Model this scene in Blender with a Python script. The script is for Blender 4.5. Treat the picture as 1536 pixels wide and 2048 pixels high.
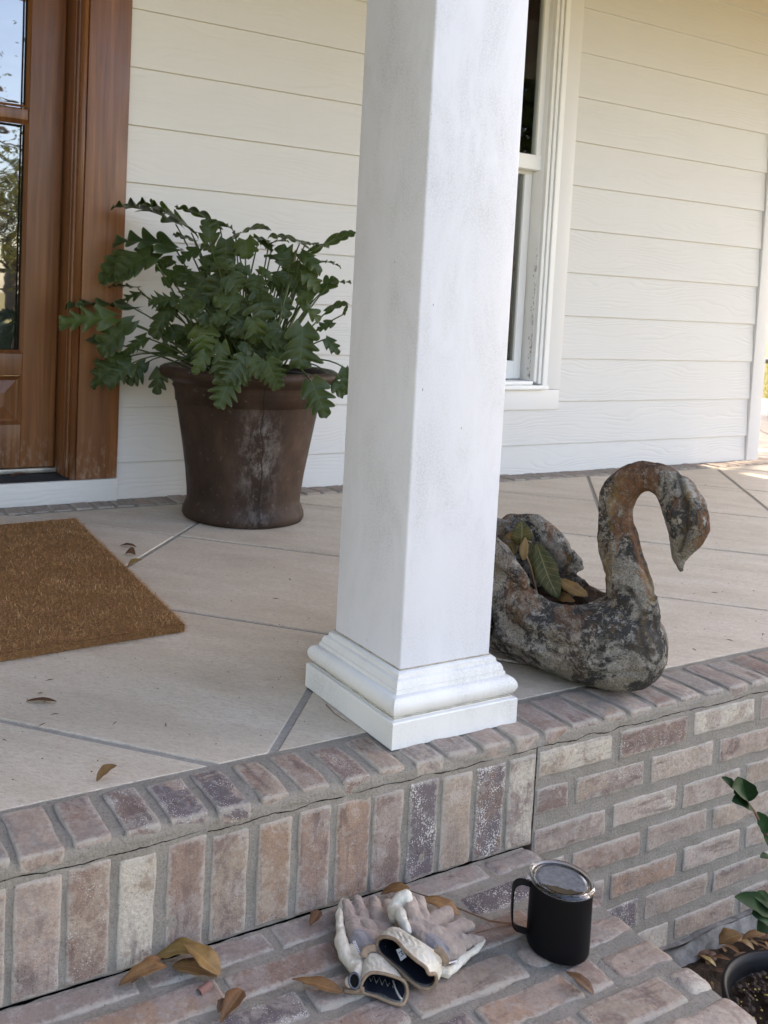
import bpy, math, random
import numpy as np
from mathutils import Vector, Matrix, noise, Quaternion
for o in list(bpy.data.objects): bpy.data.objects.remove(o)
SC = bpy.context.scene
COL = SC.collection
R = math.radians
# ------------------------------------------------------------------ camera
FX, CX, CY = 1801.38, 470.72, 728.68          # measured on the 1536 x 2048 photograph
YAW, PITCH, ROLL = -0.47124, -0.06359, -0.04201
CAM = Vector((-0.91161, -1.16096, 0.72283))
def _rot():
    a, b, c = YAW, PITCH, ROLL
    Rz = Matrix(((math.cos(a), -math.sin(a), 0), (math.sin(a), math.cos(a), 0), (0, 0, 1)))
    Rx = Matrix(((1, 0, 0), (0, math.cos(b), -math.sin(b)), (0, math.sin(b), math.cos(b))))
    Ry = Matrix(((math.cos(c), 0, math.sin(c)), (0, 1, 0), (-math.sin(c), 0, math.cos(c))))
    return Rz @ Rx @ Ry
ROT = _rot()                                   # columns: right, forward, up
cam = bpy.data.cameras.new('camera'); camo = bpy.data.objects.new('camera', cam); COL.objects.link(camo)
rt, fw, up = ROT.col[0], ROT.col[1], ROT.col[2]
camo.matrix_world = Matrix(((rt[0], up[0], -fw[0], CAM[0]), (rt[1], up[1], -fw[1], CAM[1]), (rt[2], up[2], -fw[2], CAM[2]), (0, 0, 0, 1)))
cam.sensor_width = 36; cam.lens = FX / 2048 * 36
cam.shift_x = (768 - CX) / 2048; cam.shift_y = (CY - 1024) / 2048
cam.clip_start = 0.05; cam.clip_end = 2000
cam.dof.use_dof = True; cam.dof.focus_distance = 1.75; cam.dof.aperture_fstop = 11
SC.camera = camo
def at(x, y, X=None, Y=None, Z=None):
    "world point seen at photo pixel (x, y) that lies on the plane X=, Y= or Z="
    d = ROT @ Vector(((x - CX) / FX, 1, (CY - y) / FX))
    if Z is not None: t = (Z - CAM.z) / d.z
    elif Y is not None: t = (Y - CAM.y) / d.y
    else: t = (X - CAM.x) / d.x
    return CAM + d * t
def at_plane(x, y, O, n):
    d = ROT @ Vector(((x - CX) / FX, 1, (CY - y) / FX))
    t = (Vector(O) - CAM).dot(n) / d.dot(n)
    return CAM + d * t
# ------------------------------------------------------------------ light
SUN_EL, SUN_AZ = R(38), R(87)                  # azimuth from +Y towards +X
w = bpy.data.worlds.new('World'); SC.world = w; w.use_nodes = True
nt = w.node_tree; bg = nt.nodes['Background']; sky = nt.nodes.new('ShaderNodeTexSky')
sky.sky_type = 'NISHITA'; sky.sun_disc = False; sky.sun_elevation = SUN_EL; sky.sun_rotation = SUN_AZ
sky.air_density = 1.0; sky.dust_density = 1.2; sky.ozone_density = 1.0
nt.links.new(sky.outputs[0], bg.inputs[0]); bg.inputs[1].default_value = 0.15
sl = bpy.data.lights.new('sun', 'SUN'); sl.energy = 3.2; sl.angle = R(0.5); sl.color = (1, .93, .82)
so = bpy.data.objects.new('sun', sl); COL.objects.link(so)
sd = Vector((math.sin(SUN_AZ) * math.cos(SUN_EL), math.cos(SUN_AZ) * math.cos(SUN_EL), math.sin(SUN_EL)))
so.rotation_euler = sd.to_track_quat('Z', 'Y').to_euler(); so.location = (6, 4, 8)
SC.view_settings.view_transform = 'Standard'; SC.view_settings.look = 'None'
SC.view_settings.exposure = 2.36; SC.view_settings.gamma = 1
SC.view_settings.use_white_balance = True; SC.view_settings.white_balance_temperature = 7350; SC.view_settings.white_balance_tint = 18
SC.cycles.use_denoising = True
SC.cycles.max_bounces = 8; SC.cycles.diffuse_bounces = 5; SC.cycles.transparent_max_bounces = 12
SC.cycles.sample_clamp_indirect = 8
# ------------------------------------------------------------------ key planes (metres)
D = 1.9343        # house wall plane, Y
ZS = -0.1958      # top of the lower brick step
YF = -0.0494      # front face of the porch brickwork
YIN = 0.0701      # where the tiles meet the brick edge
XE = 0.262        # right end of the lower step
ZG = -0.54        # soil bed
# ------------------------------------------------------------------ objects
ORG = {}
def thing(name, label, cat, loc=(0, 0, 0), group=None):
    o = bpy.data.objects.new(name, None); COL.objects.link(o); o.location = loc
    o.empty_display_size = .05
    o['label'] = label; o['category'] = cat
    if group: o['group'] = group
    ORG[o.name] = Vector(loc); return o
def tag(o, label=None, cat=None, group=None, kind=None):
    if label: o['label'] = label
    if cat: o['category'] = cat
    if group: o['group'] = group
    if kind: o['kind'] = kind
    return o
class G:
    "mesh accumulator: vertices, faces, material slots, per-vertex attributes"
    def __init__(s): s.v = []; s.f = []; s.m = []; s.at = {}; s.uv = []
    def add(s, v, f, m=0, **at):
        b = len(s.v); s.v += [tuple(p) for p in v]; s.f += [tuple(i + b for i in q) for q in f]; s.m += [m] * len(f)
        for k, x in at.items():
            l = s.at.setdefault(k, [])
            l += [None] * (b - len(l))
            l += list(x) if (isinstance(x, list) and len(x) == len(v)) else [x] * len(v)
        return b
    def build(s, name, mats, parent=None, smooth=True, loc=None, angle=None):
        me = bpy.data.meshes.new(name); 
        off = ORG[parent.name] if parent is not None else (Vector(loc) if loc is not None else Vector((0, 0, 0)))
        V = np.array(s.v, dtype=np.float64).reshape(-1, 3) - np.array(off)
        me.from_pydata(V.tolist(), [], s.f)
        if not isinstance(mats, (list, tuple)): mats = [mats]
        for m in mats: me.materials.append(m)
        if len(mats) > 1: me.polygons.foreach_set('material_index', s.m)
        me.polygons.foreach_set('use_smooth', [bool(smooth)] * len(s.f))
        for k, l in s.at.items():
            l = l + [None] * (len(s.v) - len(l))
            d = next((x for x in l if x is not None), 0.)
            if isinstance(d, (tuple, list)):
                a = me.attributes.new(k, 'FLOAT_COLOR', 'POINT')
                a.data.foreach_set('color', np.array([(tuple(x) + (1,))[:4] if x is not None else (0, 0, 0, 1) for x in l], dtype=np.float32).ravel())
            else:
                a = me.attributes.new(k, 'FLOAT', 'POINT')
                a.data.foreach_set('value', np.array([x or 0. for x in l], dtype=np.float32))
        me.update(); me.validate()
        if smooth and angle: me.set_sharp_from_angle(angle=R(angle))
        o = bpy.data.objects.new(name, me); COL.objects.link(o)
        if parent is not None: o.parent = parent
        elif loc is not None: o.location = loc
        ORG[o.name] = Vector(off)
        return o
    # shapes
    def box(s, a, b, m=0, bev=0, **at):
        x0, y0, z0 = a; x1, y1, z1 = b
        if not bev:
            v = [(x0,y0,z0),(x1,y0,z0),(x1,y1,z0),(x0,y1,z0),(x0,y0,z1),(x1,y0,z1),(x1,y1,z1),(x0,y1,z1)]
            f = [(0,3,2,1),(4,5,6,7),(0,1,5,4),(1,2,6,5),(2,3,7,6),(3,0,4,7)]
            return s.add(v, f, m, **at)
        return s.rbox(a, b, bev, (2, 2, 2), m, 0, **at)
    def rbox(s, a, b, r, seg, m=0, amp=0, amp2=0, sd_=0, corner=2, **at):
        "box with rounded, slightly irregular edges"
        a = Vector(a); b = Vector(b); c = (a + b) / 2; h = (b - a) / 2; r = min(r, *h)
        def ticks(hh, n):
            k = [-hh + r * i / corner for i in range(corner)]
            inner = [-hh + r + (2 * hh - 2 * r) * i / n for i in range(n + 1)]
            return k + inner + [-x for x in reversed(k)]
        T = [ticks(h[i], seg[i]) for i in range(3)]
        idx = {}; V = []; F = []
        def vid(p):
            k = (round(p[0], 6), round(p[1], 6), round(p[2], 6))
            if k not in idx:
                q = Vector([max(-h[i] + r, min(h[i] - r, p[i])) for i in range(3)])
                d = Vector(p) - q; L = max(abs(d.x), abs(d.y), abs(d.z))
                pos = q + (d.normalized() * L if L > 1e-9 else d)
                nrm = d.normalized() if L > 1e-9 else Vector((0, 0, 0))
                P = c + pos
                if amp:
                    s1 = noise.noise(P * 22 + Vector((sd_, 0, 0))); s2 = noise.noise(P * 90 + Vector((0, sd_, 0)))
                    P = P + nrm * (s1 * amp + s2 * amp2)
                idx[k] = len(V); V.append(P)
            return idx[k]
        for ax in range(3):
            u, w_ = (ax + 1) % 3, (ax + 2) % 3
            for sg in (-1, 1):
                for i in range(len(T[u]) - 1):
                    for j in range(len(T[w_]) - 1):
                        q = []
                        for (ii, jj) in ((i, j), (i + 1, j), (i + 1, j + 1), (i, j + 1)):
                            p = [0, 0, 0]; p[ax] = sg * h[ax]; p[u] = T[u][ii]; p[w_] = T[w_][jj]
                            q.append(vid(p))
                        F.append(tuple(q if sg > 0 else q[::-1]))
        return s.add(V, F, m, **at)
    def tube(s, pts, rad, n=8, m=0, cap=True, flat=None, **at):
        pts = [Vector(p) for p in pts]
        if not isinstance(rad, (list, tuple)): rad = [rad] * len(pts)
        V = []; F = []; t0 = (pts[1] - pts[0]).normalized()
        nr = t0.orthogonal().normalized() if flat is None else (Vector(flat) - t0 * Vector(flat).dot(t0)).normalized()
        for i, p in enumerate(pts):
            t = (pts[min(i + 1, len(pts) - 1)] - pts[max(i - 1, 0)]).normalized()
            nr = (nr - t * nr.dot(t)).normalized(); bn = t.cross(nr)
            rr = rad[i]; rx, ry = rr if isinstance(rr, (tuple, list)) else (rr, rr)
            for k in range(n):
                a = 2 * math.pi * k / n; V.append(p + nr * math.cos(a) * rx + bn * math.sin(a) * ry)
        for i in range(len(pts) - 1):
            for k in range(n): F.append((i * n + k, i * n + (k + 1) % n, (i + 1) * n + (k + 1) % n, (i + 1) * n + k))
        if cap: F += [tuple(range(n))[::-1], tuple(range((len(pts) - 1) * n, len(pts) * n))]
        return s.add(V, F, m, **at)
    def ring(s, pts, r, n=8, m=0, **at):
        "closed tube"
        pts = [Vector(p) for p in pts]; N = len(pts); V = []; F = []
        t = (pts[1] - pts[-1]).normalized(); nr = t.orthogonal().normalized(); c0 = sum(pts, Vector()) / N
        for i, p in enumerate(pts):
            t = (pts[(i + 1) % N] - pts[i - 1]).normalized(); nr = (p - c0); nr = (nr - t * nr.dot(t)).normalized(); bn = t.cross(nr)
            for k in range(n):
                a = 2 * math.pi * k / n; V.append(p + nr * math.cos(a) * r + bn * math.sin(a) * r)
        for i in range(N):
            j = (i + 1) % N
            for k in range(n): F.append((i * n + k, i * n + (k + 1) % n, j * n + (k + 1) % n, j * n + k))
        return s.add(V, F, m, **at)
    def lathe(s, c, prof, n=64, m=0, wob=0, **at):
        c = Vector(c); V = []; F = []
        for r, z in prof:
            for k in range(n):
                a = 2 * math.pi * k / n; rr = r
                if wob: rr *= 1 + wob * noise.noise(Vector((math.cos(a) * 1.5, math.sin(a) * 1.5, z * 6)))
                V.append(c + Vector((rr * math.cos(a), rr * math.sin(a), z)))
        for i in range(len(prof) - 1):
            for k in range(n): F.append((i * n + k, i * n + (k + 1) % n, (i + 1) * n + (k + 1) % n, (i + 1) * n + k))
        return s.add(V, F, m, **at)
    def grid(s, nu, nv, fn, m=0, flip=False, **at):
        V = [fn(i / nu, j / nv) for i in range(nu + 1) for j in range(nv + 1)]; F = []
        for i in range(nu):
            for j in range(nv):
                q = (i * (nv + 1) + j, (i + 1) * (nv + 1) + j, (i + 1) * (nv + 1) + j + 1, i * (nv + 1) + j + 1)
                F.append(q[::-1] if flip else q)
        return s.add(V, F, m, **at)
    def extrude(s, prof, axis, a, b, m=0, cap=True, **at):
        "polygon profile [(p, q)] swept along an axis from a to b"
        n = len(prof); mk = {'X': lambda t, p, q: (t, p, q), 'Y': lambda t, p, q: (p, t, q), 'Z': lambda t, p, q: (p, q, t)}[axis]
        V = [mk(a, p, q) for p, q in prof] + [mk(b, p, q) for p, q in prof]
        F = [(i, (i + 1) % n, n + (i + 1) % n, n + i) for i in range(n)]
        if cap: F += [tuple(range(n))[::-1], tuple(range(n, 2 * n))]
        return s.add(V, F, m, **at)
# ------------------------------------------------------------------ materials
class M:
    def __init__(s, name, rough=.6, spec=.5, color=None):
        s.m = bpy.data.materials.new(name); s.m.use_nodes = True; s.t = s.m.node_tree; s.b = s.t.nodes['Principled BSDF']
        s.set('Roughness', rough); s.set('Specular IOR Level', spec)
        if color: s.set('Base Color', color)
        s._tc = None
    def set(s, k, v):
        i = s.b.inputs[k]
        if isinstance(v, bpy.types.NodeSocket): s.t.links.new(v, i)
        elif isinstance(v, (tuple, list)) and len(v) == 3 and i.type == 'RGBA': i.default_value = (*v, 1)
        else: i.default_value = v
        return s
    def n(s, typ, out=0, props=None, **inp):
        nd = s.t.nodes.new('ShaderNode' + typ)
        for k, v in (props or {}).items(): setattr(nd, k, v)
        for k, v in inp.items():
            i = nd.inputs[int(k[1:])] if k[0] == 'i' and k[1:].isdigit() else nd.inputs[k.replace('_', ' ')]
            if isinstance(v, bpy.types.NodeSocket): s.t.links.new(v, i)
            elif i.type == 'RGBA' and isinstance(v, (tuple, list)): i.default_value = (*v, 1)[:4]
            else: i.default_value = v
        return nd.outputs[out]
    def co(s, scale=(1, 1, 1), loc=(0, 0, 0), rot=(0, 0, 0)):
        if s._tc is None: s._tc = s.t.nodes.new('ShaderNodeTexCoord').outputs['Object']
        return s.n('Mapping', Vector=s._tc, Scale=scale, Location=loc, Rotation=rot)
    def noise(s, scale, detail=4, rough=.55, vec=None, dist=0, out=0):
        return s.n('TexNoise', out=out, Vector=vec if vec is not None else s.co(), Scale=scale, Detail=detail, Roughness=rough, Distortion=dist)
    def vor(s, scale, vec=None, feature='F1', rnd=1, out=0):
        return s.n('TexVoronoi', out=out, props={'feature': feature}, Vector=vec if vec is not None else s.co(), Scale=scale, Randomness=rnd)
    def ramp(s, fac, stops, interp='LINEAR'):
        nd = s.t.nodes.new('ShaderNodeValToRGB'); e = nd.color_ramp.elements; nd.color_ramp.interpolation = interp
        while len(e) < len(stops): e.new(.5)
        for i, (p, c) in enumerate(stops):
            e[i].position = p; e[i].color = (*c, 1) if isinstance(c, (tuple, list)) else (c, c, c, 1)
        s.t.links.new(fac, nd.inputs[0]); return nd.outputs[0]
    def mix(s, f, a, b, blend='MIX'):
        nd = s.t.nodes.new('ShaderNodeMix'); nd.data_type = 'RGBA'; nd.blend_type = blend; nd.clamp_factor = True
        for i, v in ((0, f), (6, a), (7, b)):
            if isinstance(v, bpy.types.NodeSocket): s.t.links.new(v, nd.inputs[i])
            elif i and isinstance(v, (tuple, list)): nd.inputs[i].default_value = (*v, 1)
            elif i: nd.inputs[i].default_value = (v, v, v, 1)
            else: nd.inputs[i].default_value = v
        return nd.outputs[2]
    def math(s, op, a, b=0., c=None):
        kw = dict(i0=a, i1=b)
        if c is not None: kw['i2'] = c
        return s.n('Math', props={'operation': op}, **kw)
    def attr(s, name, out='Color'):
        nd = s.t.nodes.new('ShaderNodeAttribute'); nd.attribute_name = name; return nd.outputs[out]
    def bump(s, h, strength=.5, dist=.002, normal=None):
        kw = dict(Height=h, Strength=strength, Distance=dist)
        if normal is not None: kw['Normal'] = normal
        r = s.n('Bump', **kw); s.set('Normal', r); return r
# ================================================================== materials
def m_brick():
    q = M('old_brick', .85, .25); ca, cb, sp = q.attr('ca'), q.attr('cb'), q.attr('spk', 'Fac'); seed = q.attr('seed')
    v = q.n('VectorMath', props={'operation': 'ADD'}, i0=q.co(), i1=seed)
    blot = q.ramp(q.noise(15, 8, .7, v, .8), [(.47, 0), (.56, 1)])
    c = q.mix(blot, ca, cb)
    stri = q.noise(60, 5, .7, q.n('VectorMath', props={'operation': 'MULTIPLY'}, i0=v, i1=q.attr('dirn')), .3)
    c = q.mix(q.math('MULTIPLY', q.ramp(stri, [(.40, .65), (.50, 0)]), q.ramp(q.noise(11, 3, .5, v), [(.42, .1), (.6, 1)])), c, (.15, .10, .09)); c = q.mix(q.ramp(q.noise(150, 5, .75, v), [(.3, .5), (.6, 0)]), c, (.15, .11, .095))
    sm = q.ramp(q.noise(46, 9, .78, v, .5), [(.53, 0), (.64, .5)])        # dry lime film
    c = q.mix(sm, c, (.52, .465, .40))
    edge = q.attr('edge', 'Fac')
    en = q.math('ADD', edge, q.math('MULTIPLY', q.math('SUBTRACT', q.noise(75, 7, .75, v), .5), 2.2))
    c = q.mix(q.math('MULTIPLY', q.ramp(en, [(.45, 0), (.75, .5)]), 1), c, (.50, .45, .38))
    c = q.mix(q.ramp(en, [(.95, 0), (1.0, .9)]), c, (.40, .365, .30))
    vo = q.vor(330, v); spots = q.math('LESS_THAN', vo, q.math('MULTIPLY', sp, q.ramp(q.noise(34, 4, .6, v), [(.40, .12), (.64, .5)])))
    c = q.mix(spots, c, (.66, .62, .56))
    pits = q.ramp(q.vor(140, v), [(.08, .25), (.2, 1)]); pm = q.ramp(q.noise(24, 2, .5, v), [(.52, 1), (.62, 0)])
    c = q.mix(1, c, q.mix(pm, pits, 1.), 'MULTIPLY')
    q.set('Base Color', c)
    h = q.math('ADD', q.noise(80, 10, .8, v, .3), q.math('MULTIPLY', q.noise(420, 3, .6, v), .35))
    q.bump(q.math('ADD', h, q.math('MULTIPLY', spots, .3)), .9, .005); return q.m
def m_mortar():
    q = M('mortar', .95, .15)
    c = q.ramp(q.noise(11, 7, .65), [(.3, (.42, .37, .30)), (.7, (.56, .50, .42))])
    c = q.mix(q.ramp(q.noise(210, 6, .9), [(.38, .6), (.50, 0)]), c, (.17, .15, .115)); c = q.mix(q.ramp(q.noise(230, 5, .9, q.co(loc=(5, 1, 0))), [(.54, 0), (.64, .8)]), c, (.62, .58, .50))
    c = q.mix(q.ramp(q.noise(14, 5, .7), [(.56, 0), (.72, .6)]), c, (.47, .44, .40))
    q.set('Base Color', c)
    q.bump(q.math('ADD', q.math('MULTIPLY', q.noise(210, 6, .85), 1.3), q.math('MULTIPLY', q.noise(50, 6, .7), 1.6)), 1., .007); return q.m
def m_stone():
    q = M('stone_tile', .62, .3); sd = q.attr('seed')
    v = q.n('VectorMath', props={'operation': 'ADD'}, i0=q.co(rot=(0, 0, R(45))), i1=sd)
    vs = q.n('VectorMath', props={'operation': 'MULTIPLY'}, i0=v, i1=(1, 3.2, 1))
    c = q.ramp(q.noise(3.2, 6, .6, vs, .5), [(.26, (.56, .46, .345)), (.5, (.69, .59, .46)), (.76, (.79, .70, .58))])
    c = q.mix(q.ramp(q.noise(1.1, 2, .5), [(.4, 0), (.7, .5)]), c, (.60, .49, .38))
    c = q.mix(q.ramp(q.noise(75, 7, .8, vs, 1.), [(.40, .55), (.53, 0)]), c, (.40, .32, .235))
    c = q.mix(q.ramp(q.noise(95, 4, .7, vs), [(.56, 0), (.68, .6)]), c, (.76, .70, .62))
    dots = q.math('LESS_THAN', q.vor(34), .055)
    c = q.mix(q.math('MULTIPLY', dots, q.ramp(q.noise(6, 2), [(.5, 0), (.6, .9)])), c, (.1, .075, .055))
    q.set('Base Color', c); q.set('Roughness', q.ramp(q.noise(20, 4), [(.3, .5), (.7, .72)]))
    q.bump(q.math('ADD', q.noise(55, 9, .78, vs, 1.), q.math('MULTIPLY', q.noise(9, 4, .6, vs, .5), .8)), .9, .005); return q.m
def m_siding():
    q = M('painted_siding', .5, .35); sd = q.attr('seed')
    v = q.n('VectorMath', props={'operation': 'ADD'}, i0=q.co(), i1=sd)
    w1 = q.n('VectorMath', props={'operation': 'MULTIPLY'}, i0=v, i1=(1.6, 0, 6.5))
    wv = q.n('TexWave', props={'wave_type': 'BANDS', 'bands_direction': 'Z', 'wave_profile': 'SIN'}, Vector=v, Scale=26, Distortion=0)
    ds = q.noise(1.15, 2.2, .45, w1)
    zz = q.n('SeparateXYZ', out=2, Vector=v)
    ph = q.math('ADD', q.math('MULTIPLY', zz, 300), q.math('MULTIPLY', ds, 62))
    rings = q.math('POWER', q.math('ADD', q.math('MULTIPLY', q.math('SINE', ph), .5), .5), 3.)
    am = q.ramp(q.noise(2.2, 3, .5, q.n('VectorMath', props={'operation': 'MULTIPLY'}, i0=v, i1=(1, 0, 7))), [(.40, .12), (.66, 1)])
    h = q.math('MULTIPLY', rings, am)
    c = q.mix(q.ramp(q.noise(2.5, 4, .6), [(.35, 0), (.75, .35)]), (.67, .66, .63), (.61, .595, .56))
    dirt = q.math('LESS_THAN', q.vor(9), q.math('MULTIPLY', q.ramp(q.noise(3), [(.55, 0), (.62, 1)]), .028))
    c = q.mix(dirt, c, (.12, .1, .08))
    c = q.mix(q.math('MULTIPLY', h, .10), c, (.55, .53, .48))
    q.set('Base Color', c); q.bump(q.math('ADD', q.math('MULTIPLY', h, -1.), q.math('MULTIPLY', q.noise(300, 2), .12)), .4, .002); return q.m
def m_paint(name, col, dirty=0., rough=.42, bump=.12):
    q = M(name, rough, .4); c = q.mix(q.ramp(q.noise(4, 5, .65), [(.4, 0), (.7, .3)]), col, tuple(x * .9 for x in col))
    if dirty:
        st = q.co((4, 4, 1.5))
        d = q.math('MULTIPLY', q.ramp(q.noise(2.6, 7, .68, st, .5), [(.41, 0), (.63, 1)]), q.ramp(q.noise(260, 4, .85), [(.42, .12), (.58, 1)]))
        d = q.math('MULTIPLY', d, q.ramp(q.noise(5, 3, .5), [(.35, .25), (.7, 1)]))
        c = q.mix(q.math('MULTIPLY', d, dirty), c, (.33, .325, .31))
        sc = q.math('LESS_THAN', q.vor(22, q.co((2.2, 2.2, .9))), .055)
        c = q.mix(q.math('MULTIPLY', sc, q.ramp(q.noise(9), [(.55, 0), (.6, .8)])), c, (.2, .17, .14))
    q.set('Base Color', c); q.bump(q.noise(160, 4, .6), bump, .001); return q.m
def m_wood():
    q = M('mahogany', .3, .55); v = q.co((34, 34, 1.3))
    c = q.ramp(q.noise(1.6, 6, .6, v, .4), [(.28, (.10, .032, .011)), (.52, (.19, .073, .024)), (.75, (.29, .125, .045))])
    c = q.mix(q.ramp(q.noise(2.2, 3, .5, q.co((3, 3, .5))), [(.4, 0), (.7, .5)]), c, (.155, .058, .02))
    zz = q.n('SeparateXYZ', out=2, Vector=q.n('NewGeometry'))
    wear = q.math('MULTIPLY', q.ramp(zz, [(.0, .0), (.085, 1), (.26, 0)]), q.ramp(q.noise(60, 6, .7, q.co((1, 1, .35))), [(.5, 0), (.62, .75)]))
    c = q.mix(wear, c, (.36, .25, .18)); q.set('Base Color', c)
    q.set('Roughness', q.ramp(q.noise(7, 3), [(.3, .28), (.7, .44)])); q.bump(q.noise(60, 6, .6, q.co((8, 8, .4))), .18, .001); return q.m
def m_plain(name, col, rough=.6, spec=.4, bump=0, bs=80, var=.25, metal=0):
    q = M(name, rough, spec); c = q.mix(q.ramp(q.noise(bs * .4, 4, .6), [(.35, 0), (.7, 1)]), col, tuple(x * (1 - var) for x in col))
    q.set('Base Color', c); q.set('Metallic', metal)
    if bump: q.bump(q.noise(bs, 6, .65), bump, .002)
    return q.m
BRICK, MORTAR, STONE, SIDING = m_brick(), m_mortar(), m_stone(), m_siding()
TRIM = m_paint('trim_paint', (.72, .71, .69)); COLP = m_paint('column_paint', (.69, .69, .71), .62, .42); BASEP = m_paint('column_base_paint', (.76, .745, .70), .55, .4)
WOOD = m_wood(); BLACKM = m_plain('black_rubber', (.018, .018, .018), .55, .4, .3, 200)
DARK = m_plain('dark_gap', (.008, .007, .006), .9, .1)
ALU = m_plain('aluminium', (.55, .54, .50), .4, .5, metal=.8)
PAL = dict(pb=(.45, .325, .245), mv=(.38, .29, .24), rb=(.32, .185, .125), pu=(.17, .14, .145), cr=(.66, .58, .46), ta=(.47, .35, .245), ob=(.41, .235, .135), gy=(.34, .30, .255), dr=(.22, .13, .10), lp=(.54, .43, .34))
for k_ in PAL:
    f_ = .06 if k_ in ('cr', 'pu') else .30
    PAL[k_] = tuple(a_ * (1 - f_) + b_ * f_ for a_, b_ in zip(PAL[k_], (.42, .35, .295)))
NORG = random.Random(5)
def put_brick(g, a, b, pal, spk=None, pal2=None, r=.007, amp=.0022, seg=.011, seed=None):
    rg = NORG; sd = seed if seed is not None else rg.uniform(0, 50)
    ca = PAL[pal]; cb = PAL[pal2] if pal2 else PAL[rg.choice(['mv', 'pb', 'rb', 'ta', 'gy', 'lp'])]
    j = rg.uniform(.88, 1.1); ca = tuple(x * j for x in ca)
    dims = [b[i] - a[i] for i in range(3)]
    sg = tuple(max(2, int(d / seg)) for d in dims)
    n0 = len(g.v)
    if spk is None: spk = .8 if pal in ('pu', 'dr') else rg.choice([.15, .4, .0])
    g.rbox(a, b, r, sg, 0, amp, .0009, sd, 2, ca=ca, cb=cb, spk=float(spk) * .8, seed=(sd, sd * .7, sd * 1.3), edge=0., dirn=tuple(.16 if dims[i] == max(dims) else 1. for i in range(3)))
    # closeness to the brick's edge, for the mortar smears
    order = sorted(range(3), key=lambda i: -dims[i])
    for k in range(n0, len(g.v)):
        p = g.v[k]; ds = sorted(min(p[i] - a[i], b[i] - p[i]) for i in range(3))
        g.at['edge'][k] = max(0., 1 - max(0., ds[1]) / .014)
def crack(x, s=0.):
    a = x * 24 + s; i = math.floor(a); f = a - i; f = min(1, f * 1.6)
    return (noise.cell(Vector((i + .5, s, 3))) * (1 - f) + noise.cell(Vector((i + 1.5, s, 3))) * f) * .0032 + noise.noise(Vector((x * 90, s, 7))) * .0018
# ================================================================== porch floor
g = G()
T0, TS, D0, DS = -.155, .6455, .182, .655; gr = .0075
c45 = math.sqrt(.5)
for i in range(-8, 16):
    for j in range(-13, 12):
        s0, s1 = T0 + TS * i + gr, T0 + TS * (i + 1) - gr; d0, d1 = D0 + DS * j + gr, D0 + DS * (j + 1) - gr
        poly = [((s - d) * c45, (s + d) * c45) for s, d in ((s0, d0), (s1, d0), (s1, d1), (s0, d1))]
        def clip(P, keep):
            out = []
            for k in range(len(P)):
                A, B_ = P[k - 1], P[k]; fa, fb = keep(A), keep(B_)
                if (fa > 0) != (fb > 0):
                    t = fa / (fa - fb); out.append((A[0] + (B_[0] - A[0]) * t, A[1] + (B_[1] - A[1]) * t))
                if fb > 0: out.append(B_)
            return out
        regs = [[lambda p: p[1] - YIN - .003, lambda p: D - .128 - p[1] - .004 if True else 0, lambda p: 8.2 - p[0], lambda p: p[0] + 3.4],
                [lambda p: p[1] - (D - .132), lambda p: 9.0 - p[1], lambda p: p[0] - 4.05, lambda p: 8.2 - p[0]]]
        if 0: pass
        for rg in regs:
            P = poly
            for kf in rg: P = clip(P, kf) if len(P) > 2 else []
            if len(P) < 3: continue
            cx = sum(p[0] for p in P) / len(P); cy = sum(p[1] for p in P) / len(P)
            sd = ((i * 7.3 + j * 3.1) % 17, (i * 2.9 + j * 5.7) % 13, 0.)
            n = len(P); zt = NORG.uniform(-.0008, .0008)
            ins = [(p[0] + (cx - p[0]) * .006, p[1] + (cy - p[1]) * .006) for p in P]
            V = [(p[0], p[1], -.012) for p in P] + [(p[0], p[1], zt - .0015) for p in P] + [(p[0], p[1], zt) for p in ins]
            area = sum(P[k - 1][0] * P[k][1] - P[k][0] * P[k - 1][1] for k in range(n))
            F = [(k, (k + 1) % n, n + (k + 1) % n, n + k) for k in range(n)] + [(n + k, n + (k + 1) % n, 2 * n + (k + 1) % n, 2 * n + k) for k in range(n)] + [tuple(range(2 * n, 3 * n))]
            if area < 0: F = [f[::-1] for f in F]
            g.add(V, F, 0, seed=sd)
# grout bed and slab
g.box((-3.4, YIN - .02, -.03), (8.2, D + .2, -.0035), 1, seed=(0., 0., 0.)); g.box((4.0, D + .2, -.03), (8.2, 9, -.0036), 1, seed=(0., 0., 0.))
GROUT = m_plain('grout', (.38, .345, .295), .9, .2, .6, 300)
fl = g.build('floor', [STONE, GROUT], smooth=False); tag(fl, kind='structure')
# ================================================================== brickwork
# row of bricks under the siding
g = G(); x = -1.4
while x < 4.05:
    wd = NORG.uniform(.062, .07)
    put_brick(g, (x, D - .118 + NORG.uniform(-.003, .002), -.03), (x + wd, D + .03, .003 + NORG.uniform(-.001, .003)), NORG.choice(['mv', 'gy', 'gy', 'gy', 'mv']), 0, 'gy', seg=.03)
    x += wd + .012
g.grid(60, 2, lambda u, v: (-1.4 + 5.45 * u, D - .128 + .16 * v, -.001 + .001 * noise.noise(Vector((u * 90, v * 3, 0)))), 1)
o = g.build('brick_border', [BRICK, MORTAR]); tag(o, 'row of worn bricks set along the foot of the white house wall', 'brick border')
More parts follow.
